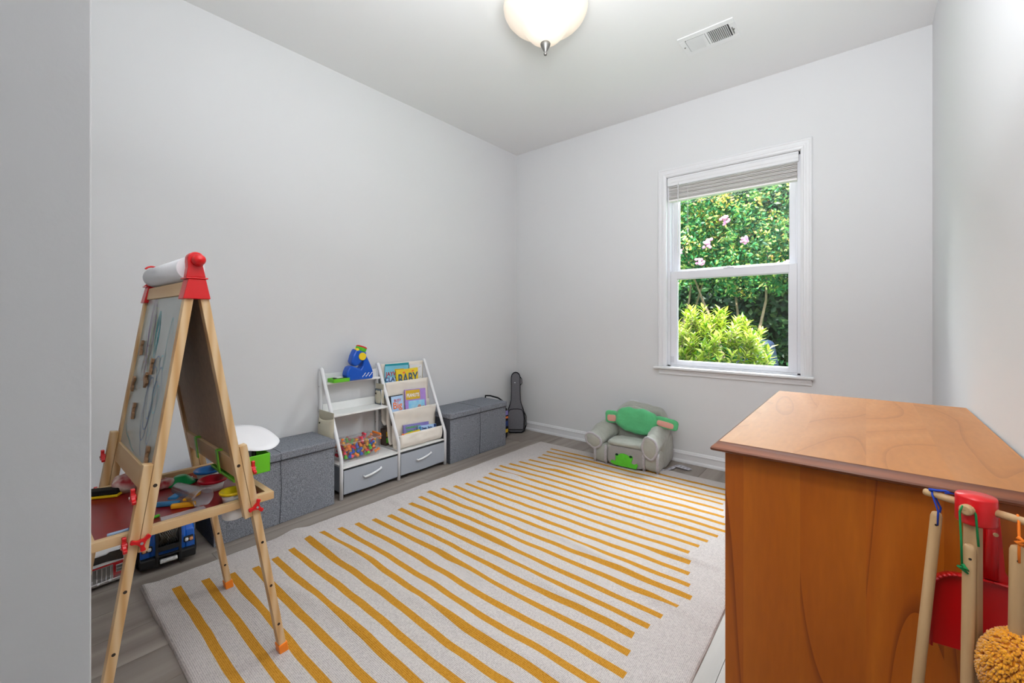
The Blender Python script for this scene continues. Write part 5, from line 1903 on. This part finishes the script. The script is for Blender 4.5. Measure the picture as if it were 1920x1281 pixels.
ft_ = thing('toy_fire_truck', 'red and white toy fire truck beside the doorway wall under the easel', 'toy', (-2.53, .240, 0), R(4))
W2 = .088
b = MB().box2((-.17, -W2, .020), (.125, W2, .078)).build('lower_body', M['truckred'], ft_, bevel=.003, world=False)
cabp = [(-.17, .0785), (.127, .0785), (.120, .125), (.112, .142), (-.17, .142)]
MB().prism(cabp, 2 * W2, X=axes((0, 0, 0), (1, 0, 0), (0, 0, 1), (0, -1, 0))).build('cab', M['white'], ft_, bevel=.004, world=False)
wsX = axes((.1262, 0, .103), (0, 1, 0), Vector((-.15, 0, 1)).normalized(), Vector((1, 0, .15)).normalized())
MB().prism([(-.082, -.018), (-.030, -.010), (.030, -.010), (.082, -.018), (.083, .022), (.040, .024), (.030, .018), (-.030, .018), (-.040, .024), (-.083, .022)], .005, X=wsX).build('windshield', M['window_dark'], ft_, bevel=.001, world=False)
MB().box((.126, 0, .048), (.006, .100, .050)).build('grille', M['nickel'], ft_, bevel=.002, world=False)
for i in range(7):
    MB().box((.130, -.042 + i * .014, .048), (.003, .0035, .046)).build('grille_bar', M['steel'], ft_, world=False)
for s_ in (-1, 1):
    MB().box((.127, s_ * .071, .052), (.006, .026, .030)).build('lamp_panel', M['steel'], ft_, bevel=.002, world=False)
    for j in (-1, 1):
        MB().box((.131, s_ * .071, .052 + j * .0075), (.002, .020, .010)).build('lamp_glass', M['nickel'], ft_, world=False)
    MB().box((.120, s_ * .096, .110), (.010, .012, .040)).build('mirror', M['white'], ft_, bevel=.003, world=False)
    for xw in (.07, -.11):
        wX = axes((xw, s_ * .076, .024), (1, 0, 0), (0, 0, 1), (0, -1, 0))
        MB().lathe([(0, -.011), (.020, -.011), (.023, -.008), (.023, .008), (.020, .011), (0, .011)], 24, X=wX).build('wheel', M['black'], ft_, world=False)
MB().box((.138, 0, .020), (.030, .185, .012)).build('bumper', M['steel'], ft_, bevel=.003, world=False)
for i in range(5):
    MB().sup((.154, -.07 + i * .035, .024), (.006, .010, .008), .8, .8, 10, 6).build('bumper_stud', M['white'], ft_, world=False)
MB().box((.060, .030, .149), (.03, .100, .012)).build('light_bar', M['red'], ft_, bevel=.003, world=False)
MB().box((.075, -.02, .149), (.03, .030, .013)).build('beacon', M['yellow'], ft_, bevel=.003, world=False)

# ------------------------------------------------------------------ garden outside the window
GZ = -.35
gd = MB().box2((-14, YB + .13, GZ - .1), (10, 22, GZ)).build('lawn', M['turf'])
struct(gd)


def leaves(name, pts, nrm, size, aspect, mat, parent, kind='stuff', bend=.25, jitter=.6):
    """pts Nx3, nrm Nx3 preferred facing; each leaf = folded 4-triangle blade"""
    N = len(pts)
    nrm = nrm + rng.normal(0, jitter, (N, 3))
    nrm /= np.linalg.norm(nrm, axis=1)[:, None] + 1e-9
    r_ = rng.normal(0, 1, (N, 3))
    u = np.cross(nrm, r_)
    u /= np.linalg.norm(u, axis=1)[:, None] + 1e-9
    v = np.cross(nrm, u)
    s = size * rng.uniform(.6, 1.25, N)[:, None]
    L = u * s
    W = v * s * aspect
    Bn = nrm * s * bend
    P = pts
    V = np.stack([P - L * .5 + 0 * Bn, P - L * .1 + W * .5 - Bn * .4, P + L * .5 - Bn * .6, P - L * .1 - W * .5 - Bn * .4, P + L * .05], 1).reshape(-1, 3)
    base = np.arange(N)[:, None] * 5
    F = np.stack([np.concatenate([base + 0, base + 4, base + 1], 1), np.concatenate([base + 1, base + 4, base + 2], 1), np.concatenate([base + 0, base + 3, base + 4], 1), np.concatenate([base + 3, base + 2, base + 4], 1)], 1).reshape(-1, 3)
    me = bpy.data.meshes.new(name)
    inv = np.array(MW[parent.name].inverted())
    V = V @ inv[:3, :3].T + inv[:3, 3]
    me.vertices.add(len(V))
    me.vertices.foreach_set('co', V.astype(np.float32).ravel())
    me.loops.add(len(F) * 3)
    me.loops.foreach_set('vertex_index', F.astype(np.int32).ravel())
    me.polygons.add(len(F))
    me.polygons.foreach_set('loop_start', np.arange(0, len(F) * 3, 3, dtype=np.int32))
    me.update(calc_edges=True)
    me.materials.append(mat)
    o = bpy.data.objects.new(name, me)
    col.objects.link(o)
    o.parent = parent
    if kind:
        o['kind'] = kind
    return o


def clumps(c, rad, ncl, per, cr):
    """points on small leaf clumps scattered through an ellipsoid shell"""
    d = rng.normal(0, 1, (ncl, 3))
    d /= np.linalg.norm(d, axis=1)[:, None]
    rr2 = rng.uniform(.55, 1.0, (ncl, 1)) ** .6
    cc = np.array(c) + d * rr2 * np.array(rad)
    P = np.repeat(cc, per, 0)
    q = rng.normal(0, 1, P.shape)
    q /= np.linalg.norm(q, axis=1)[:, None]
    P = P + q * rng.uniform(.2, 1, (len(P), 1)) * cr
    Nn = np.repeat(d, per, 0) * .6 + q * .5 + np.array([0, -.25, .7])
    return P, Nn


def myrtle(x_, y_, h_, rx, rz, label, ntr, seed, ncl=420, per=16):
    t = thing('crape_myrtle', label, 'tree', (x_, y_, GZ), group='flowering trees outside the window')
    r3 = random.Random(seed)
    for i in range(ntr):
        a = r3.uniform(0, 6.28)
        p = Vector((x_ + .25 * math.cos(a) * r3.random(), y_ + .2 * math.sin(a), GZ))
        pts = [p]
        dr_ = Vector((r3.uniform(-.35, .35), r3.uniform(-.25, .25), 1))
        for k_ in range(6):
            p = p + dr_ * (h_ - GZ) / 7 + Vector((r3.uniform(-.06, .06), r3.uniform(-.06, .06), 0))
            pts.append(p)
        MB().tube(pts, [.035 - .0045 * k_ for k_ in range(7)], 7).build('trunk', M['bark'], t)
    P, Nn = clumps((x_, y_, h_), (rx, rx * .8, rz), ncl, per, .15)
    leaves('foliage', P, Nn, .066, .5, M['leafmid'], t)
    P, Nn = clumps((x_, y_ - .12, h_ + .05), (rx, rx * .8, rz), ncl // 7, per, .12)
    leaves('budding_foliage', P, Nn, .05, .5, M['leafpeach'], t)
    return t


trees = [(-2.55, 6.7, 2.65, 1.15, 1.25, 'crape myrtle with pink blossoms, left tree seen through the window', 4), (-1.25, 7.1, 2.65, 1.15, 1.25, 'crape myrtle with pink blossoms, middle tree seen through the window', 3), (.1, 6.9, 2.6, 1.2, 1.25, 'crape myrtle at the right edge of the window view', 3)]
tt = []
for i, (x_, y_, h_, rx, rz, lb_, nt_) in enumerate(trees):
    tt.append(myrtle(x_, y_, h_, rx, rz, lb_, nt_, 40 + i, 800, 18))
# blossoms
for ti, x_, y_, z_, r_ in ((1, -1.42, 6.1, 2.40, .075), (1, -1.60, 5.95, 2.09, .085), (1, -1.72, 6.0, 1.86, .07), (1, -1.18, 6.05, 2.10, .065), (1, -.74, 6.0, 1.72, .08), (0, -2.02, 5.9, 1.58, .07), (2, -.50, 6.0, 2.12, .06), (2, -.62, 5.95, 1.66, .05), (0, -1.98, 6.0, 2.02, .05)):
    b = MB()
    for q in range(16):
        d_ = Vector((rr.gauss(0, 1), rr.gauss(0, 1), rr.gauss(0, 1.2))).normalized() * r_ * rr.uniform(.2, .9)
        b.sup(Vector((x_, y_, z_)) + d_, (r_ * .55, r_ * .55, r_ * .5), 1, 1, 8, 5, wr=.01, ws=60, seed=q)
    b.build('blossom', M['blossom'], tt[ti])
# dark evergreen hedge behind
hd_ = thing('tall_hedge', 'dense dark green hedge closing off the garden behind the trees', 'hedge', (-1.5, 9.2, GZ))
P = np.stack([rng.uniform(-8.5, 5, 26000), rng.uniform(8.6, 9.3, 26000), rng.uniform(GZ, 5.2, 26000)], 1)
leaves('foliage', P, np.tile(np.array([0, -.7, .5]), (len(P), 1)), .17, .55, M['leafdark'], hd_)
MB().box2((-8.5, 9.3, GZ), (5, 9.6, 5.1)).build('hedge_core', pm('hedge_shade', '1E3A1E', 1, .1, nz=(2, .3)), hd_)
# low shrubs below the trees
for i, (x_, y_, rx, h_) in enumerate(((-3.1, 7.6, .8, .75), (-1.9, 7.9, .8, .8), (-.6, 7.7, .8, .7), (.7, 7.6, .8, .75))):
    t = thing('green_shrub', 'dark green rounded shrub on the lawn, %s of four below the trees' % ('leftmost', 'second from the left', 'third from the left', 'rightmost')[i], 'shrub', (x_, y_, GZ), group='low shrubs below the trees')
    P, Nn = clumps((x_, y_, GZ + h_), (rx, .5, h_), 170, 18, .14)
    leaves('foliage', P, Nn, .09, .5, M['leafdark'], t)
    MB().tube([(x_, y_, GZ), (x_ + .05, y_, GZ + h_ * .8)], .03, 7).build('stem', M['bark'], t)
# golden bush right outside
gbx = thing('golden_bush', 'bright yellow-green leafy bush close outside the window', 'bush', (-1.30, 5.05, GZ))
PT, NN = [], []
r4 = random.Random(8)
b = MB()
for i in range(330):
    a = r4.uniform(0, 2 * PI)
    el = math.acos(r4.uniform(-.25, 1))
    cxx, cyy, czz = -1.32, 4.95, .40
    rx, ry, rz_ = .66, .48, .86
    tip = Vector((cxx + rx * math.sin(el) * math.cos(a), cyy + ry * math.sin(el) * math.sin(a), czz + rz_ * math.cos(el) * r4.uniform(.85, 1.06)))
    sh = r4.uniform(.82, 1.02)
    tip = Vector((cxx, cyy, czz)) + (tip - Vector((cxx, cyy, czz))) * sh
    ax = ((tip - Vector((cxx, cyy, czz - .35))).normalized() + Vector((0, 0, .7))).normalized()
    u = ax.orthogonal().normalized()
    v = ax.cross(u)
    b.tube([tip - ax * .16, tip], [.004, .003], 4)
    for k_ in range(r4.randint(12, 17)):
        lev = k_ / 15
        aa = k_ * 2.4 + a
        out_ = (u * math.cos(aa) + v * math.sin(aa))
        dirv = (out_ * (1 - .35 * lev) + ax * (.25 + .8 * lev)).normalized()
        p = tip - ax * .14 * (1 - lev)
        Lf = r4.uniform(.075, .115)
        PT.append((p, dirv, ax, Lf))
b.build('twigs', M['bark'], gbx)['kind'] = 'stuff'
V, F = [], []
for p, dv_, ax, Lf in PT:
    sd_ = dv_.cross(ax).normalized() * Lf * .16
    up = sd_.cross(dv_).normalized()
    k_ = len(V)
    dr2 = up * (-.12 * Lf)
    V += [p, p + dv_ * Lf * .45 + sd_ + up * .006, p + dv_ * Lf + dr2, p + dv_ * Lf * .45 - sd_ + up * .006, p + dv_ * Lf * .5]
    F += [(k_, k_ + 4, k_ + 1), (k_ + 1, k_ + 4, k_ + 2), (k_, k_ + 3, k_ + 4), (k_ + 3, k_ + 2, k_ + 4)]
o = MB().add(V, F).build('foliage', M['leafgold'], gbx)
o['kind'] = 'stuff'
P, Nn = clumps((-1.32, 5.12, .2), (.52, .36, .62), 120, 14, .12)
leaves('inner_foliage', P, Nn, .085, .35, M['leafmid'], gbx)
# dark blue covered object
cv = MB().prism([(-.34, GZ), (.20, GZ), (.13, .55), (.085, .80), (.02, .83), (-.22, .80), (-.30, .5)], .34, X=axes((-.97, 6.05, 0), (1, 0, 0), (0, 0, 1), (0, -1, 0))).build('covered_grill', M['darkblue'], bevel=.03, seg=3)
tag(cv, 'dark blue covered object tapering upward behind the yellow-green bush', 'cover')
